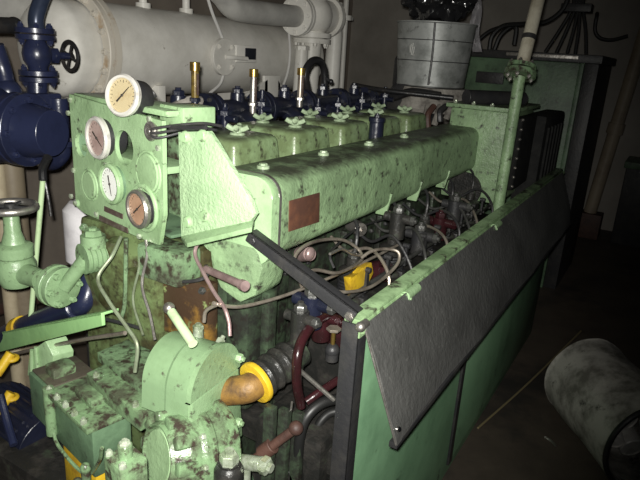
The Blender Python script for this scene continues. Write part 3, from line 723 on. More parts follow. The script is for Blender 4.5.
# flanged top plates behind the pump
a = [P(p[0], p[1], z=.74) for p in ((97, 352), (148, 330), (190, 372), (150, 395))]
tag(MB().prism(a, (0, 0, -.03), .004).build('oil_tray', 'green_dirty'), 'flat dirty green tray between the beam and the governor housing', 'tray')
a = [P(p[0], p[1], z=.72) for p in ((86, 373), (112, 360), (163, 400), (140, 415))]
fr = thing('flange_cover', a[0], 'dirty rectangular flange cover with bright edges left of the round pump', 'cover')
MB().prism(a, (0, 0, -.05), .005).build('plate', 'green_worn', fr)
bolts_at('bolt', 'bright', fr, [a[i]*.86+a[(i+2) % 4]*.14 for i in range(4)], UZ, .009, .01)
# long box pump at lower left
LO = P(28, 372, y=.9)
lp = thing('oil_filter_block', LO-UZ*.22, 'boxy grimy green filter block sloping down at the lower left', 'filter')
def Lb(x0, x1, d0, d1, z0, z1, bev=.006):
    c = LO+FD*((x0+x1)/2)-FN*((d0+d1)/2); return MB().box((c.x, c.y, LO.z+(z0+z1)/2), (x1-x0, d1-d0, z1-z0), RF, bev)
Lb(.0, .13, .0, .14, -.14, 0).build('left_chamber', 'green_dark', lp)
Lb(.002, .13, .01, .14, -.002, .006).build('left_lid', 'rust_green', lp)
Lb(.13, .36, .01, .12, -.16, -.012).build('right_chamber', 'green_dark', lp)
Lb(.12, .37, -.008, .13, -.014, .002, .004).build('right_lid', 'green_worn', lp)
Lb(.04, .1, .03, .1, .0, .035, .012).build('cap', 'green_worn', lp)
Lb(.2, .3, .04, .1, .0, .03, .012).build('cap', 'green_worn', lp)
for k in range(5):
    c = LO+FD*(.14+.05*k)+FN*.0
    MB().hexn(V((c.x, c.y, LO.z+.002)), UZ, .009, .012).build('bolt', 'bright', lp)
c = LO+FD*.135-FN*.0
MB().cyl(V((c.x, c.y, LO.z-.14)), V((c.x, c.y, LO.z+.012)), .015).build('corner_bolt', 'green_worn', lp)
for k, (x, z) in enumerate(((.3, -.2), (.355, -.12))):
    c = LO+FD*x+FN*.01
    MB().ball(V((c.x, c.y, LO.z+z)), .014, (1, 1, 1.2)).cyl(V((c.x, c.y, LO.z+z-.05)), V((c.x, c.y, LO.z+z)), .012).build('drain_cock', 'green_worn', lp)
pts = [P(52, 420, y=.88), P(58, 445, y=.86), P(85, 474, y=.84), P(99, 462, y=.82), P(102, 448, y=.8)]
tag(MB().tube(pts, .005, 8).build('drain_tube', 'green_worn'), 'thin drain tube looping below the filter block', 'tube')
c = LO+FD*.24-FN*.06
MB().box((c.x, c.y, LO.z-.25), (.2, .08, .17), RF, .02).build('base', 'yellow', lp)['label'] = 'yellow painted base'
for (u, w), s_, lab in (((12, 361), .016, 'yellow painted pipe end left of the upright green wedge'), ((12, 400), .016, 'small yellow cap on the dark floor at the left edge')):
    q = P(u, w, y=1.0)
    tag(MB().cyl(q-V((.01, .05, .03)), q+V((0, 0, .03)), s_).torus(q+UZ*.01, UZ, s_, .008).build('pipe_end', 'yellow'), lab, 'pipe')
a = [P(p[0], p[1], y=1.0) for p in ((29, 352), (45, 341), (53, 356), (52, 372), (27, 376))]
wd = thing('wedge_block', a[-1], 'ridged pale green wedge standing behind the filter block', 'block')
MB().prism(a, (.02, .06, 0), .004).build('body', 'green', wd)
for k in range(2):
    b0 = a[0]*(1-.25*(k+1))+a[1]*.25*(k+1); b1 = a[4]*(1-.25*(k+1))+a[3]*.25*(k+1)
    MB().tube([b0-UY*.004, b1-UY*.004], .006, 8, smooth=False).build('ridge', 'green', wd)
# light green beam at left
BPL = (V((-1.35, .97, 0)), FN)
def Bp(u, w, o=0): return P(u, w, pl=(BPL[0]+FN*o, FN))
bm_ = thing('angle_beam', Bp(50, 335), 'pale green angle iron beam crossing at the left edge', 'beam')
p0, p1, p2, p3 = Bp(-40, 340), Bp(101, 313), Bp(102, 326), Bp(-40, 362)
MB().prism([p0, p1, p2, p3], -FN*.01, .002).build('front_flange', 'green_clean', bm_)
MB().prism([p0, p1, p1-FN*.05, p0-FN*.05], (0, 0, -.008), .002).build('top_flange', 'green_clean', bm_)
a = [Bp(-40, 366, -.02), Bp(60, 344, -.02)]
tag(MB().tube([a[0], a[1], Bp(125, 333, -.03)], .006, 8).build('thin_rod', 'copper'), 'thin rod lying just under the pale green beam', 'rod')
# coupling with yellow flange, shaft along the engine
sx, sz = P(255, 385, y=1.0).x, P(255, 385, y=1.0).z
sh = thing('drive_shaft', (sx, 1.05, sz-.07), 'rusty drive shaft with a yellow flange and black coupling at the engine front', 'shaft')
SD = V((.0, 1, .0)); s0 = P(237, 396, y=1.0); s1 = P(289, 359, y=1.17); SD = (s1-s0).normalized()
c0 = co-UZ*.05+HU*.05-HX*.01
MB().tube([c0, s0+SD*.035, s0+SD*.07], .036, 24).build('shaft', 'orange_rust', sh)
MB().lathe(s0+SD*.05, SD, [(0, 0), (.035, 0), (.038, .004), (.054, .006), (.056, .012), (.054, .02), (0, .02)], 32).build('flange', 'yellow', sh)
cp = MB()
for k in range(4): cp.torus(s0+SD*(.085+.03*k), SD, .038, .013, 28)
cp.cyl(s0+SD*.07, s0+SD*.22, .04).build('coupling', 'grime', sh)
# front oil pipes
wire2 = lambda pts, r, m, lab, name='oil_pipe', cat='pipe', n=8: tag(MB().tube([P(p[0], p[1], y=p[2]) for p in pts], r, n).build(name, m), lab, cat)
wire2([(121, 237, 1.04), (112, 256, .99), (98, 278, .95), (108, 300, .93), (126, 326, .92), (137, 345, .91), (135, 372, .9)], .005, 'copper_green', 'greenish oil pipe zigzagging down the engine front')
wire2([(146, 240, 1.05), (147, 256, 1.04), (142, 285, 1.02), (150, 315, 1.0), (155, 340, .98)], .004, 'steel', 'thin pipe hanging from the lower right gauge')
wire2([(140, 244, 1.05), (139, 268, 1.04), (133, 300, 1.03), (143, 335, .99)], .0035, 'copper_green', 'second thin pipe hanging under the gauge panel')
wire2([(199, 240, 1.06), (195, 254, 1.05), (203, 272, 1.02), (214, 292, .99), (224, 307, .97), (229, 322, .96), (230, 336, .95)], .0048, 'pinkmetal', 'bare pipe winding down beside the governor housing')
wire2([(206, 265, 1.08), (207, 275, 1.08), (198, 280, 1.06), (178, 281, 1.06), (150, 272, 1.08), (120, 262, 1.12)], .005, 'black_steel', 'dark pipe swagging across the engine front')
wire2([(204, 322, .97), (206, 311, .97), (216, 305, .97)], .0045, 'copper', 'short hooked pipe above the governor housing')
wire2([(126, 238, 1.06), (125, 300, 1.06), (120, 322, 1.06)], .006, 'green_dirty', 'straight green pipe down the engine front')
wire2([(100, 318, 1.0), (118, 322, 1.0), (140, 328, 1.0)], .005, 'black_steel', 'short dark rod at the end of the pale beam', 'rod', 'rod')
# pinkish pipe stub
a = P(206, 269, y=1.04); b = P(245, 286, y=.98)
stb = thing('pipe_stub', b, 'pinkish bare pipe stub with open end below the bracket', 'pipe')
MB().tube([a, b], .0095, 16, smooth=False).build('tube', 'pinkmetal', stb)
dd = (b-a).normalized()
MB().lathe(b-dd*.015, dd, [(.007, .016), (.0125, .016), (.0125, 0), (.007, 0)], 20).build('end_ring', 'pinkmetal', stb)
# rust stained cover on the engine front
q = P(188, 292, y=1.13)
rc = thing('front_cover', (q.x, 1.12, q.z-.1), 'orange rust stained cover on the engine front below the bracket', 'cover')
MB().bx(q.x-.06, q.x+.11, 1.085, 1.13, q.z-.12, q.z+.06, .012).build('plate', 'oily_rust', rc)
bolts_at('bolt', 'dull_steel', rc, [V((q.x-.045, 1.085, q.z+.045)), V((q.x+.095, 1.085, q.z+.045))], -UY, .01, .01)
q = P(165, 262, y=1.07)
tag(MB().bx(q.x-.075, q.x+.075, 1.04, 1.13, q.z-.05, q.z+.045, .014).build('green_elbow', 'green_dirty'), 'stubby green casting under the bracket and gauge panel', 'casting')
q = P(147, 305, y=1.08)
tag(MB().bx(q.x-.07, q.x+.06, 1.06, 1.13, q.z-.13, q.z+.1, .02).build('gear_cover', 'green_oily'), 'oil streaked olive green cover on the engine front', 'cover')
# ------------------------------------------------------------------ left side valves and pipes
q = P(10, 207, y=1.0)
gv = thing('gate_valve', (q.x, q.y, q.z-.32), 'green gate valve with a silver handwheel at the left edge', 'valve')
wl = MB().torus(q, UZ, .068, .0115, 40, 12)
wl.build('handwheel', 'steel', gv)
w2 = MB().cyl(q-UZ*.012, q+UZ*.012, .016)
for k in range(4):
    a = k*math.pi/2+.5; w2.tube([q, q+V((math.cos(a), math.sin(a), 0))*.066], .006, 8, smooth=False)
w2.build('spokes', 'black_steel', gv)
MB().lathe(q-UZ*.245, UZ, [(0, 0), (.045, 0), (.058, .03), (.058, .07), (.05, .085), (.05, .09), (.054, .095), (.054, .125), (.047, .13), (.034, .135), (.024, .17), (.022, .215), (.018, .222), (0, .222)], 32).build('bonnet', 'mid_green', gv)
MB().cyl(q-UZ*.03, q, .008).build('stem', 'steel', gv)
vb = q-UZ*.2
MB().lathe(vb-UX*.02, UX, [(0, -.1), (.05, -.1), (.05, -.02), (.035, .05), (.03, .1), (.03, .14), (0, .14)], 28).build('body', 'mid_green', gv)
fx = P(57, 270, y=1.0)
fl_ = MB().cyl(vb+UX*(fx.x-vb.x-.02), vb+UX*(fx.x-vb.x-.002), .062).cyl(vb+UX*(fx.x-vb.x+.004), vb+UX*(fx.x-vb.x+.024), .06).build('flange', 'mid_green', gv)
ring_bolts('flange_bolt', 'mid_green', fl_, vb+UX*(fx.x-vb.x+.024), UX, .048, 6, .01, .012)
ring_bolts('flange_bolt', 'mid_green', fl_, vb+UX*(fx.x-vb.x-.02), -UX, .048, 6, .01, .012)
st_ = thing('strainer', vb+V((.2, 0, -.06)), 'green ribbed strainer body right of the gate valve flange', 'strainer')
g0 = P(70, 262, y=1.0); g1_ = P(105, 254, y=1.1)
dd = (g1_-g0).normalized(); s = MB().cyl(vb+UX*(fx.x-vb.x+.024), g0+dd*.045, .02).cyl(g0+dd*.04, g1_, .024)
s.build('neck', 'mid_green', st_)
s = MB()
prof = [(0, .035)]
for k in range(6): prof += [(.045, .035+.014*k), (.045, .042+.014*k), (.039, .044+.014*k), (.039, .048+.014*k)]
prof += [(.04, .12), (0, .12)]
s.lathe(g0, dd, prof, 28).build('ribbed_body', 'mid_green', st_)
MB().cyl(g0+dd*.07+UZ*.03, g0+dd*.07+UZ*.065, .035).hexn(g0+dd*.07+UZ*.065, UZ, .025, .015).build('cap', 'mid_green', st_)

# blue globe valve with vertical pipe
X2 = -2.0
v0 = P(37, 55, x=X2)
bv = thing('globe_valve', P(37, 88, x=X2), 'dark blue globe valve with a black handwheel on an upright pipe', 'valve')
MB().lathe(v0-UZ*.07, UZ, [(0, 0), (.03, 0), (.034, .03), (.047, .05), (.05, .075), (.044, .1), (.03, .12), (.03, .14), (0, .14)], 28).build('body', 'blue', bv)
for zc in (P(37, 34, x=X2).z, P(37, 76, x=X2).z):
    f = MB().cyl((v0.x, v0.y, zc-.02), (v0.x, v0.y, zc-.002), .066).cyl((v0.x, v0.y, zc+.002), (v0.x, v0.y, zc+.02), .066).build('flange', 'blue', bv)
    ring_bolts('flange_bolt', 'blue', f, (v0.x, v0.y, zc+.02), UZ, .053, 6, .009, .012)
    ring_bolts('flange_bolt', 'blue', f, (v0.x, v0.y, zc-.02), -UZ, .053, 6, .009, .012)
hw = P(73, 57, x=X2); hd = V((.85, -.5, 0)).normalized()
hd = (hw-v0); hd.z = 0; hd.normalize()
MB().cyl(v0, v0+hd*.075, .026).hexn(v0+hd*.06, hd, .03, .02, False).cyl(v0+hd*.08, v0+hd*.13, .013).build('bonnet', 'blue', bv)
hc = v0+hd*.135
w2 = MB().torus(hc, hd+V((.1, .15, 0)), .052, .007, 32).cyl(hc-hd*.012, hc+hd*.012, .012)
aa, uu, ww = frame_of(hd+V((.1, .15, 0)))
for k in range(4):
    a = k*math.pi/2+.4; w2.tube([hc, hc+(uu*math.cos(a)+ww*math.sin(a))*.05], .005, 8, smooth=False)
w2.build('handwheel', 'black', bv)
up0 = P(37, 32, x=X2)
MB().tube([up0, P(36, 18, x=X2), P(40, 4, x=X2), P(46, -12, x=X2)], .027, 16).build('riser_pipe', 'blue_black', bv)
MB().cyl(P(37, 78, x=X2), P(37, 110, x=X2), .035).bx(v0.x-.055, v0.x+.055, v0.y-.05, v0.y+.05, P(40, 118, x=X2).z, P(40, 92, x=X2).z, .01).build('lower_pipe', 'blue', bv)
# blue pump bodies
q = P(20, 125, x=-1.95)
bp_ = thing('cooling_pump', q-UZ*.2, 'big rounded dark blue pump body at the left edge', 'pump')
MB().lathe(q-V((.2, .1, 0)), V((1, .15, 0)), [(0, 0), (.1, .01), (.135, .05), (.14, .12), (.125, .2), (.1, .24), (.1, .28), (0, .28)], 36).build('volute', 'blue', bp_)
f = MB().cyl(q+V((.07, -.06, 0)), q+V((.1, -.055, 0)), .12).cyl(q+V((.105, -.055, 0)), q+V((.13, -.05, 0)), .12).build('flange', 'blue', bp_)
ring_bolts('flange_bolt', 'blue', f, q+V((.13, -.05, 0)), V((1, .15, 0)), .1, 8, .012, .014)
MB().cyl(q+V((.13, -.05, 0)), q+V((.22, -.03, 0)), .09, .075).build('cover', 'blue', bp_)
pts = [P(-6, 45, x=-2.0), P(2, 68, x=-2.0), P(8, 92, x=-1.98)]
MB().tube(pts, .03, 14).ball(pts[-1], .045).build('side_pipe', 'blue', bp_)
pts = [P(58, 98, x=-1.95), P(59, 112, x=-1.95), P(60, 140, x=-1.95)]
tag(MB().tube(pts, .035, 16, smooth=False).cyl(pts[-1]-UZ*.02, pts[-1]+UZ*.0, .06).tube([pts[-1]-UZ*.01, pts[-1]-UZ*.05, pts[-1]+V((-.06, 0, -.09)), pts[-1]+V((-.16, .02, -.09))], .034, 14).build('water_pipe', 'blue'), 'upright dark blue pipe tucked left of the gauge panel', 'pipe')
pts = [P(-5, 25, x=-2.1), P(14, 25.5, x=-2.1)]
tag(MB().tube(pts, .028, 14, smooth=False).ball(pts[-1], .03).build('black_pipe', 'black'), 'short black pipe end at the upper left edge', 'pipe')
# white posts
for (u, r, m, lab) in ((1, .03, 'cream', 'pale cream post at the left edge behind the silver handwheel'), (15, .05, 'tan', 'tan post right beside the pale cream post')):
    b = P(u, 210, x=-2.35)
    tag(MB().cyl((b.x, b.y, 0), (b.x, b.y, P(u, 150, x=-2.35).z), r).build('post', m), lab, 'post')
# rod with lever
a = P(43, 178, y=1.15); b = P(30, 327, y=1.1)
rd = thing('valve_rod', b, 'slanting pale green rod with a dark handle, behind the gate valve', 'rod')
MB().tube([a, b], .0085, 12, smooth=False).build('rod', 'pale_green', rd)
MB().tube([P(48, 157, y=1.15), P(43, 168, y=1.15), P(43, 180, y=1.15)], .013, 10).build('joint', 'black', rd)
MB().tube([P(43, 172, y=1.16), P(48, 196, y=1.16), P(51, 216, y=1.16)], .006, 10).build('lever', 'black', rd)
# white filter canister behind the panel
a = P(86, 192, y=1.45); b = P(92, 252, y=1.45)
cn = thing('canister', (b.x-.02, 1.45, 0), 'white canister half hidden below the gauge panel', 'canister')
MB().cyl((b.x-.02, 1.45, 0), (b.x-.02, 1.45, b.z-.05), .03).build('stand', 'black_steel', cn)
(MB().lathe((b.x-.02, 1.45, b.z-.05), UZ, [(0, 0), (.07, 0), (.085, .02), (.085, .22), (.06, .25), (0, .26)], 32).build('shell', 'cloth', cn))
# blue pipe low at left
pts = [P(-20, 347, y=1.12), P(20, 328, y=1.12), P(62, 311, y=1.12), P(80, 305, y=1.12), P(88, 293, y=1.14), P(88, 270, y=1.17)]
pts_b = pts
bl = thing('blue_pipe', pts[1], 'dark blue pipe with an elbow running behind the pale green beam', 'pipe')
MB().tube(pts, .034, 18).build('pipe', 'blue', bl)
MB().torus(P(77, 306, y=1.12), pts[3]-pts[2], .036, .01, 28).build('collar', 'blue', bl)
tag(MB().tube([P(-10, 312, y=1.5), P(30, 300, y=1.5), P(80, 284, y=1.5)], .03, 12).build('rust_pipe', 'rust'), 'rusty brown pipe low behind the gate valve', 'pipe')
q = P(20, 328, y=1.12)
MB().cyl(q-(pts_b[2]-pts_b[1]).normalized()*.02, q+(pts_b[2]-pts_b[1]).normalized()*.02, .041).build('yellow_collar', 'yellow', bl)['label'] = 'yellow collar'
# dark blue motor at lower left
q = P(22, 448, y=.95)
mo = thing('electric_motor', q-UZ*.15, 'dark blue motor down in the shadows at the lower left corner', 'motor')
MB().cyl(q-V((.25, -.08, 0)), q+V((.06, .06, 0)), .11).build('body', 'navy', mo)
fins = MB()
for i in range(12):
    t = math.pi*i/11; d = V((0, -math.cos(t), math.sin(t)))
    fins.tube([q-V((.22, -.07, 0))+d*.115, q+V((.02, .05, 0))+d*.115], .006, 6, smooth=False)
fins.build('cooling_fins', 'navy', mo)
MB().tube([P(0, 395, y=.9), P(8, 425, y=.88), P(14, 445, y=.86)], .012, 10).build('cable', 'blue', mo)
tag(MB().bx(-1.75, -1.0, .86, 1.1, .2, .34, .01).build('bed_frame', 'grime'), 'grimy dark bed frame under the front pumps', 'frame')

# ------------------------------------------------------------------ white tank and its pipes
XT, ZT, RT = -2.62, 1.535, .235
yt0 = P(104, 45, x=XT+.2).y
tk = thing('air_tank', (XT, 2.9, ZT-RT), 'large off white horizontal tank behind the engine', 'tank')
yt1 = P(308, 60, x=XT+.1).y
MB().lathe((XT, yt0, ZT), UY, [(RT, 0), (RT, yt1-yt0)] + [(RT*math.cos(a*.157), yt1-yt0+.1*math.sin(a*.157)) for a in range(1, 10)] + [(0, yt1-yt0+.1)], 64).build('shell', 'white', tk)
MB().lathe((XT, yt0, ZT), -UY, [(RT*.97, 0), (RT*.97, .13)] + [(RT*.97*math.cos(a*.157), .13+.11*math.sin(a*.157)) for a in range(1, 10)] + [(0, .24)], 64).build('head', 'white', tk)
f = MB().lathe((XT, yt0-.035, ZT), UY, [(RT, 0), (RT+.046, 0), (RT+.05, .004), (RT+.05, .028), (RT+.046, .032), (RT, .032)], 64).lathe((XT, yt0+.003, ZT), UY, [(RT, 0), (RT+.05, 0), (RT+.05, .032), (RT, .032)], 64).build('flange', 'white_dirty', tk)
ring_bolts('flange_bolt', 'white_dirty', f, (XT, yt0-.035, ZT), -UY, RT+.026, 18, .017, .02)
ring_bolts('flange_bolt', 'white', f, (XT, yt0+.035, ZT), UY, RT+.018, 22, .011, .014)
# small flanged nozzle on the side
nq = P(224, 57, x=XT+RT+.04)
nz_ = MB().cyl((XT+RT-.06, nq.y, nq.z), (nq.x-.015, nq.y, nq.z), .06).cyl((nq.x-.015, nq.y, nq.z), (nq.x+.012, nq.y, nq.z), .105).build('nozzle', 'white', tk)
ring_bolts('nozzle_bolt', 'white', nz_, (nq.x+.012, nq.y, nq.z), UX, .08, 4, .014, .012, .5)
MB().tube([nq+UX*.012, nq+V((.03, .05, 0)), nq+V((.03, .18, -.005))], .013, 10).build('sight_pipe', 'white', nz_)
lb = P(247, 54, x=XT+RT+.06)
MB().bx(XT+RT-.03, lb.x, lb.y-.1, lb.y+.1, lb.z-.05, lb.z+.05, .005).build('gauge_box', 'white', tk)
MB().bx(lb.x, lb.x+.006, lb.y-.02, lb.y+.085, lb.z-.032, lb.z+.035, .003).build('gauge_window', 'dark_label', tk)
for yy in (yt0+.35, yt0+1.3):
    MB().bx(XT-.2, XT+.2, yy, yy+.05, .9, ZT-RT+.07, .004).build('saddle', 'white', tk)
tag(MB().bx(XT-.3, XT+.35, yt0+.3, yt1+.4, .84, .9, .006).build('tank_platform', 'white'), 'white platform beam carrying the tank', 'platform')
for yy in (yt0+.35, yt0+1.0, yt1):
    tag(MB().bx(XT-.04, XT+.04, yy, yy+.08, 0, .84, .004).build('platform_post', 'tan'), 'tan post under the tank platform, ' + {0: 'nearest', 1: 'middle', 2: 'farthest'}[[yt0+.35, yt0+1.0, yt1].index(yy)], 'post', 'tank platform posts')
# white gusset stand at the right end of the tank
q = P(272, 82, x=-2.3)
gs = thing('tank_stand', (q.x, q.y, q.z-.2), 'white gusset stand under the right end of the tank', 'stand')
MB().bx(q.x-.02, q.x, q.y-.08, q.y+.1, q.z-.3, q.z+.04, .004).build('web', 'white', gs)
MB().prism([P(243, 97, x=q.x), P(268, 79, x=q.x), P(268, 97, x=q.x)], (-.02, 0, 0), .003).prism([P(278, 79, x=q.x), P(285, 92, x=q.x), P(278, 97, x=q.x)], (-.02, 0, 0), .003).build('gusset', 'white', gs)
# white cable over the tank
Xc = XT+RT+.03
tag(MB().tube([P(206, -8, x=Xc), P(212, 12, x=Xc), P(218, 27, x=Xc), P(224, 42, x=Xc)], .009, 8).build('cable', 'white_line'), 'white cable dropping over the tank to its flange', 'cable', 'white cables')
tag(MB().tube([P(224, 73, x=Xc), P(220, 84, x=Xc), P(210, 93, x=Xc)], .009, 8).build('cable', 'white_line'), 'white cable leaving the bottom of the tank flange', 'cable', 'white cables')
tag(MB().tube([P(289, 32, x=Xc), P(290, 55, x=Xc), P(287, 75, x=Xc), P(279, 95, x=Xc)], .009, 8).build('cable', 'white_line'), 'white line curving down around the right end of the tank', 'cable', 'white cables')
# horizontal white pipe with elbow and big valve
Xp = -2.3
pp = thing('white_pipe', P(260, 12, x=Xp), 'thick off white pipe elbow running above the tank to a big valve', 'pipe')
MB().tube([P(210, -18, x=Xp), P(222, -6, x=Xp), P(233, 7, x=Xp), P(250, 11.5, x=Xp), P(270, 14, x=Xp), P(296, 16.5, x=Xp)], .068, 24).build('pipe', 'white_grey', pp)
fq = P(298, 16, x=Xp); fd = (P(296, 16.5, x=Xp)-P(270, 14, x=Xp)).normalized()
f = MB().cyl(fq-fd*.03, fq-fd*.002, .125).cyl(fq+fd*.004, fq+fd*.03, .125).build('flange', 'white', pp)
ring_bolts('flange_bolt', 'white', f, fq-fd*.03, -fd, .1, 8, .014, .014)
bq = P(313, 16, x=Xp)
bvw = thing('angle_valve', bq-UZ*.2, 'big off white valve body between flanges at the upper middle', 'valve')
MB().ball(bq, .135, (1, 1.05, 1), 32, 20).cyl(bq, bq+fd*.17, .115).cyl(bq, bq+UZ*.2, .09).build('body', 'white', bvw)
MB().cyl(bq+fd*.17, bq+fd*.2, .14).cyl(bq+fd*.205, bq+fd*.235, .13).build('side_flange', 'white', bvw)
lz = P(310, 38, x=Xp).z
f = MB().cyl((bq.x, bq.y, lz-.035), (bq.x, bq.y, lz-.003), .135).cyl((bq.x, bq.y, lz+.003), (bq.x, bq.y, lz+.035), .135).cyl((bq.x, bq.y, lz), bq, .09).build('bottom_flange', 'white', bvw)
ring_bolts('flange_bolt', 'white', f, (bq.x, bq.y, lz-.035), -UZ, .11, 8, .014, .018)
MB().cyl((bq.x, bq.y, lz-.5), (bq.x, bq.y, lz), .06, .07).build('drop_pipe', 'white', bvw)
MB().cyl(P(299, 92, x=Xp), P(302, 48, x=Xp), .045).hexn(P(302, 50, x=Xp), UZ, .052, .03, False).build('thermowell', 'white', bvw)
e0 = bq+fd*.235
x1 = P(336, 40, x=e0.x); 
tag(MB().tube([e0-fd*.02, e0+fd*.05, P(333, 22, x=Xp), P(334.5, 36, x=Xp), P(333, 60, x=Xp), P(331, 95, x=Xp), P(330, 130, x=Xp)], .058, 20).build('down_pipe', 'white'), 'off white pipe bending down right of the big valve', 'pipe')
a = P(347, -10, x=-2.6); b = P(342, 100, x=-2.6); b = V((b.x, b.y, 0))
tp_ = thing('thin_pipe', (b.x, b.y, b.z), 'thin off white pipe with clips, right of the bending down pipe', 'pipe')
MB().tube([a, b], .024, 14, smooth=False).build('pipe', 'white', tp_)
q = P(346, 18, x=-2.6); MB().cyl(q-UZ*.02, q+UZ*.02, .05).bx(q.x-.02, q.x+.02, q.y-.12, q.y+.1, q.z-.015, q.z+.015, .004).build('clip', 'white', tp_)
a = P(337, -10, x=-2.7); b = P(335, 24, x=-2.7)
t2 = thing('thin_pipe', b, 'thin short off white pipe with a collar at the top, just above the down pipe', 'pipe')
MB().tube([a, b], .024, 14, smooth=False).build('pipe', 'white', t2)
q = P(336, 5, x=-2.7); MB().cyl(q-UZ*.02, q+UZ*.02, .06).build('collar', 'white', t2)
# wall conduit clips at the top left
tag(MB().tube([P(-20, 8, x=-2.9), P(20, 9, x=-2.9), P(58, 8, x=-2.9)], .1, 20, smooth=False).build('duct_pipe', 'white_grey'), 'fat off white pipe at the upper left behind the blue valve', 'pipe')
for u, w in ((186, 2), (143, 2)):
    q = P(u, w, x=XT+.02)
    tag(MB().cyl((q.x, q.y, ZT+RT-.01), (q.x, q.y, q.z+.3), .022).cyl((q.x, q.y, ZT+RT-.01), (q.x, q.y, ZT+RT+.02), .04).build('tank_hanger', 'white'), 'white stub pipe on top of the tank, ' + ('right' if u == 186 else 'left') + ' one', 'pipe', 'tank top stubs')
# ------------------------------------------------------------------ lagged duct on the engine, bag, rag
yd = 3.25
tl_, tr_ = P(401, 16, y=yd), P(477, 16, y=yd); bl_, br_ = P(403, 78, y=yd), P(468, 84, y=yd)
cx = (tl_.x+tr_.x)/2; rt = (tr_.x-tl_.x)/2*.98; rb = (br_.x-bl_.x)/2*.98; zb, ztp = P(437, 88, y=yd-.2).z, P(437, 21, y=yd-.2).z
dt = thing('lagged_duct', (cx, yd, zb), 'grey sheet metal clad exhaust cylinder standing on the engine', 'duct')
MB().lathe((cx, yd, zb), UZ, [(0, 0), (rb-.004, 0), (rb, .004), (rb, .03), (rt, ztp-zb-.01), (rt+.006, ztp-zb-.004), (rt+.006, ztp-zb), (rt-.01, ztp-zb), (rt-.012, ztp-zb-.03), (0, ztp-zb-.03)], 56).build('cladding', 'galv', dt)
aq = math.radians(-72)
def sp_(k, z, o=.003):
    r = rb+(rt-rb)*(z-zb)/(ztp-zb)+o; return V((cx+r*math.cos(k), yd+r*math.sin(k), z))
MB().tube([sp_(aq, zb+.01), sp_(aq+.02, (zb+ztp)/2), sp_(aq, ztp-.005)], .006, 8).build('vertical_seam', 'black_steel', dt)
for zz in (zb+(ztp-zb)*.4, zb+(ztp-zb)*.72):
    MB().torus((cx, yd, zz), UZ, rb+(rt-rb)*(zz-zb)/(ztp-zb)-.001, .0025, 56, 6).build('band', 'black_steel', dt)
ck = MB()   # chalk scrawl on the cladding
def sc(u0, w0): return sp_(math.radians(-108)+(u0)*.01, zb+(ztp-zb)*.55-w0*.006, .003)
for pts in ([(0, -4), (3, 2), (5, -5)], [(11, -6), (7, 4)], [(11, -2), (15, -3), (14, 1), (11, 4), (17, 4)]):
    ck.tube([sc(*p) for p in pts], .0025, 5, smooth=False)
ck.build('chalk_scrawl', 'chalk', dt)
MB().cyl((cx, yd, zb-.1), (cx, yd, zb), rb*.85).build('base_flange', 'black_steel', dt)
lg = thing('lagging_wrap', (cx+.05, yd-.1, zb-.12), 'dirty whitish lagging wrapped around the foot of the exhaust cylinder', 'lagging')
MB().lathe((cx+.05, yd-.05, zb-.13), UZ, [(0, 0), (rb*1.0, 0), (rb*1.08, .02), (rb*1.04, .05), (rb*1.1, .08), (rb*.98, .125), (0, .125)], 40).build('wrap', 'lag', lg)
for k in range(5):
    p = P(428+6*k, 106, y=yd-.3); e = P(422+6*k, 131-3*k, y=yd-.36)
    MB().tube([p, (p+e)/2+V((.01*(-1)**k, -.02, .01)), e], .016, 8).build('hanging_strip', ('lag', 'rust', 'lag', 'black_steel', 'lag')[k], lg)
tb = thing('turbocharger', (cx-.1, yd-.3, 1.3), 'blackened turbocharger casing below the exhaust cylinder', 'turbocharger')
MB().lathe((cx-.08, yd-.12, 1.36), V((0, -1, 0)), [(0, -.2), (.15, -.2), (.16, -.1), (.1, 0), (.1, .06), (.06, .08), (0, .08)], 32).build('casing', 'black_steel', tb)
MB().tube([(cx-.3, yd-.35, 1.44), (cx-.1, yd-.4, 1.43), (cx+.25, yd-.32, 1.42)], .013, 12).build('oil_line', 'black', tb)
q = P(400, 68, y=yd-.05); MB().cyl(q-UZ*.1, q+UZ*.04, .035).ball(q+UZ*.04, .035).build('valve_cap', 'black', tb)
MB().tube([P(372, 92, y=yd-.3), P(392, 97, y=yd-.3), P(412, 92, y=yd-.3), P(440, 96, y=yd-.3)], .022, 10).build('bent_line', 'black', tb)
# crumpled black bag on top
bg = MB(); bmesh.ops.create_icosphere(bg.bm, subdivisions=5, radius=1)
for v in bg.bm.verts:
    d = v.co.normalized(); n = noise.noise(d*2.2)*.3+abs(noise.noise(d*3.5+V((3, 1, 2))))*.22+abs(noise.noise(d*9))*.12+abs(noise.noise(d*19))*.06
    k = .8+n; v.co = V((cx+.01+d.x*.22*k, yd+d.y*.2*k, ztp+.17+d.z*.2*k))
    if v.co.z < ztp-.02: v.co.z = ztp-.02
tag(bg.build('plastic_bag', 'bag', ang=50), 'shiny crumpled black plastic stuffed on top of the exhaust cylinder', 'bag')
# pale rag hanging right of the cylinder
s = MB(); g = []
for i in range(15):
    row = []
    for j in range(9):
        w = -12+64*i/14; u = 472+9*j/8+2*math.sin(i*.5)+(-3+4*(i/14))
        p = P(u, w, y=3.6); p.y += .03*math.sin(j*1.5+i*.35); row.append(s.bm.verts.new(p))
    g.append(row)
for i in range(14):
    for j in range(8): s.bm.faces.new((g[i][j], g[i][j+1], g[i+1][j+1], g[i+1][j]))
r_ = bmesh.ops.solidify(s.bm, geom=list(s.bm.faces), thickness=.006)
tag(s.build('hanging_rag', 'cloth', ang=80), 'pale cloth strip hanging right of the exhaust cylinder', 'cloth')

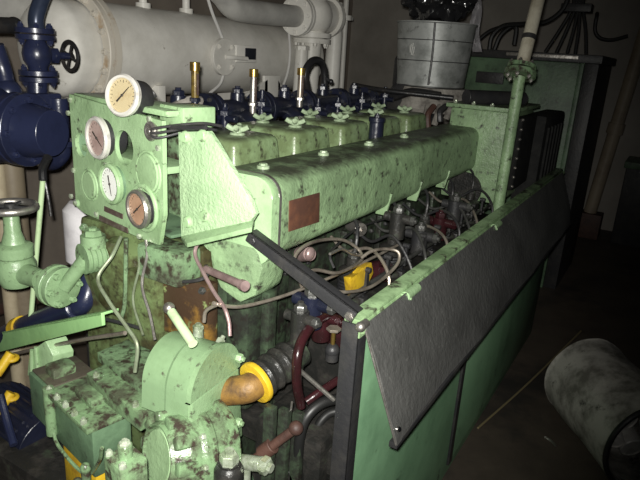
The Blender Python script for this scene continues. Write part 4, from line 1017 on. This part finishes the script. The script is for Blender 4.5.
# ------------------------------------------------------------------ generator cabinet, cables
yc = 4.5
cl, cr = P(466, 60, y=yc), P(594, 66, y=yc); xl, xr = cl.x, cr.x; zc = P(530, 60, y=yc).z
gc = thing('generator_cabinet', ((xl+xr)/2, yc+.4, 0), 'dark green steel cabinet at the far end of the engine', 'cabinet')
MB().bx(xl, xr-.09, yc, yc+.8, 0, zc, .01).build('body', 'green_dark', gc)
MB().bx(xr-.09, xr-.06, yc-.012, yc+.8, 0, zc, .006).build('corner_angle', 'green_dark', gc)
MB().bx(xr-.06, xr+.03, yc+.01, yc+.8, .0, zc, .006).build('side_box', 'black_steel', gc)
MB().bx(xl-.02, xr+.05, yc-.04, yc+.85, zc, zc+.055, .006).build('top_slab', 'black_steel', gc)
MB().bx(xl+.3, xr-.1, yc-.052, yc-.04, zc+.02, zc+.045, .003).build('name_strip', 'steel', gc)
MB().bx(xl+.1, xl+.3, yc-.03, yc, zc-.18, zc-.1, .004).build('terminal_cover', 'black_steel', gc)
def yw(pts, y, r, lab):
    return tag(MB().tube([P(p[0], p[1], y=y) for p in pts], r, 8).build('power_cable', 'rubber'), lab, 'cable', 'cables above the cabinet')
for k, (b0, t_) in enumerate((((545, 52), (572, 8)), ((556, 53), (575, 8)), ((567, 53), (578, 8)), ((575, 54), (580, 8)), ((586, 54), (583, 8)))):
    yw([b0, (b0[0]*.5+t_[0]*.5+1, 30), t_, (t_[0]+2, -10)], 4.75, .012, ['leftmost cable', 'second cable from the left', 'middle cable', 'fourth cable from the left', 'rightmost cable'][k]+' of the fan rising from the cabinet')
q0, q1 = P(561, 7, y=4.72), P(592, 7, y=4.72)
tag(MB().bx(q0.x, q1.x, 4.7, 4.8, q0.z-.03, q0.z+.025, .006).build('cable_clamp', 'black_steel'), 'dark clamp gathering the fan of cables', 'clamp')
yw([(489, 50), (492, 36), (503, 26), (522, 24), (545, 22), (562, 10), (570, -8)], 4.6, .016, 'black cable arching from the cabinet top behind the standing pipe')
yw([(494, 50), (500, 36), (510, 27), (516, 28), (514, 45)], 4.62, .016, 'short black cable loop on the cabinet top')
yw([(478, 40), (490, 31), (508, 25)], 4.64, .014, 'black cable slanting left of the arch')
# pipe on the right with bracket hook
b = P(590, 212, y=6.3); t = P(643, 40, y=6.3)
rp = thing('bulkhead_pipe', b, 'pale slanting pipe on the dark bulkhead at the right', 'pipe')
MB().tube([b, t, t+(t-b)*.4], .06, 18, smooth=False).build('pipe', 'cream_dim', rp)
MB().cyl(b+(t-b)*.48, b+(t-b)*.54, .075).build('coupling', 'cream_dim', rp)
MB().bx(b.x-.12, b.x+.12, b.y-.1, b.y+.1, 0, b.z, .01).build('foot', 'rust', rp)
tag(MB().tube([P(597, 14, y=6.7), P(597, 15, y=6.5), P(595, 30, y=6.5), P(600, 38, y=6.5), P(612, 40, y=6.5), P(628, 36, y=6.5)], .018, 10).build('hook_pipe', 'black_steel'), 'dark hooked pipe on the bulkhead left of the slanting pipe', 'pipe')
bq0 = P(574, 214, y=6.35)
tag(MB().bx(bq0.x-.15, bq0.x+.03, 6.3, 6.5, 0, bq0.z+.12, .01).build('pedestal', 'tan'), 'tan pedestal at the foot of the slanting pipe', 'pedestal')
a = P(602, 158, y=6.2); c = P(660, 158, y=6.2)
ch = thing('far_chest', ((a.x+c.x)/2, 6.4, 0), 'dark chest against the bulkhead at the right edge', 'chest')
MB().bx(a.x+.22, c.x+.6, 6.2, 6.65, 0, a.z-.06, .01).build('body', 'black_steel', ch)
MB().bx(a.x+.2, c.x+.6, 6.17, 6.65, a.z-.06, a.z, .008).build('lid', 'green_dark', ch)

# ------------------------------------------------------------------ drum on the floor
n0 = P(655, 452, z=.2); f0 = P(585, 378, z=.2); n0.z = f0.z = .205; ax = (n0-f0).normalized(); Ld = (n0-f0).length; Rd = .2
dm = thing('metal_drum', ((n0+f0)/2).xy.to_3d(), 'scuffed grey metal drum lying on its side at the lower right', 'drum')
prof = [(0, .012), (Rd-.012, .012), (Rd-.008, 0), (Rd+.002, 0), (Rd+.004, .006), (Rd, .014)]
for k in (): prof += [(Rd, Ld*k-.012), (Rd+.003, Ld*k-.004), (Rd+.003, Ld*k+.004), (Rd, Ld*k+.012)]
prof += [(Rd, .014+(Ld-.014)*i/24) for i in range(1, 25)] + [(Rd-.004, Ld), (Rd-.004, .02), (0, .02)]
s = MB().lathe(f0, ax, prof, 64)
for v in s.bm.verts:
    d = noise.noise(v.co*6)*.010+noise.noise(v.co*15)*.003; rel = v.co-f0; rad = rel-ax*rel.dot(ax)
    if rad.length > .1: v.co += rad.normalized()*d
s.build('shell', 'drum', dm)
MB().torus(f0+ax*Ld, ax, Rd-.001, .011, 64).build('rim', 'black', dm)
cans = [(.02, .06, .05), (-.08, -.02, .045), (.07, -.06, .05), (-.04, -.11, .05), (.1, .03, .035)]
a_, u_, w_ = frame_of(ax)
cl_ = ['upper', 'left', 'right', 'lowest', 'small']
for k, (x, y, r) in enumerate(cans):
    c = f0+ax*(Ld-.1)+u_*x+w_*(-y)*-1
    d = (ax+u_*.3*math.sin(k*2)+w_*.3*math.cos(k*3)).normalized()
    t = thing('tin_can', c, cl_[k]+' shiny tin inside the open mouth of the drum', 'can', 'tins inside the drum')
    MB().lathe(c-d*.1, d, [(0, 0), (r, 0), (r, .1), (r*.92, .105), (r*.9, .1), (0, .1)], 24).build('can_body', 'pale_metal', t)
# rod on the floor
a = P(478, 428, z=.006); b = P(581, 331, z=.006)
tag(MB().tube([a, a*.6+b*.4+V((.01, 0, 0)), b], .005, 8).build('floor_rod', 'brass_dull'), 'thin bright rod lying on the deck between guard and drum', 'rod')
a = P(480, 428, z=.004); q = P(500, 437, z=.004)
tag(MB().tube([P(545, 437, z=.004), P(551, 441, z=.004), P(556, 446, z=.004)], .006, 6).build('scrap', 'steel'), 'small bright scrap on the deck left of the drum', 'scrap')


# ------------------------------------------------------------------ light: the hand-held flash that lit the scene, and a faint ambient
ld = bpy.data.lights.new('flash', 'SPOT'); lo = bpy.data.objects.new('flash', ld); C.objects.link(lo)
ld.energy = 300; ld.spot_size = math.radians(99); ld.spot_blend = 1.0; ld.shadow_soft_size = .012
ld.color = (1, .985, .92)
lo.location = (-.015, -.01, H+.03)
tgt = P(150, 205, y=1.1)
lo.rotation_euler = (tgt-lo.location).to_track_quat('-Z', 'Y').to_euler()
w = bpy.data.worlds.new('world'); bpy.context.scene.world = w; w.use_nodes = True
w.node_tree.nodes['Background'].inputs[0].default_value = (.75, .85, 1, 1)
w.node_tree.nodes['Background'].inputs[1].default_value = .008
vs = bpy.context.scene.view_settings
vs.view_transform = 'Standard'; vs.look = 'None'; vs.exposure = 0; vs.gamma = 1; vs.use_curve_mapping = False
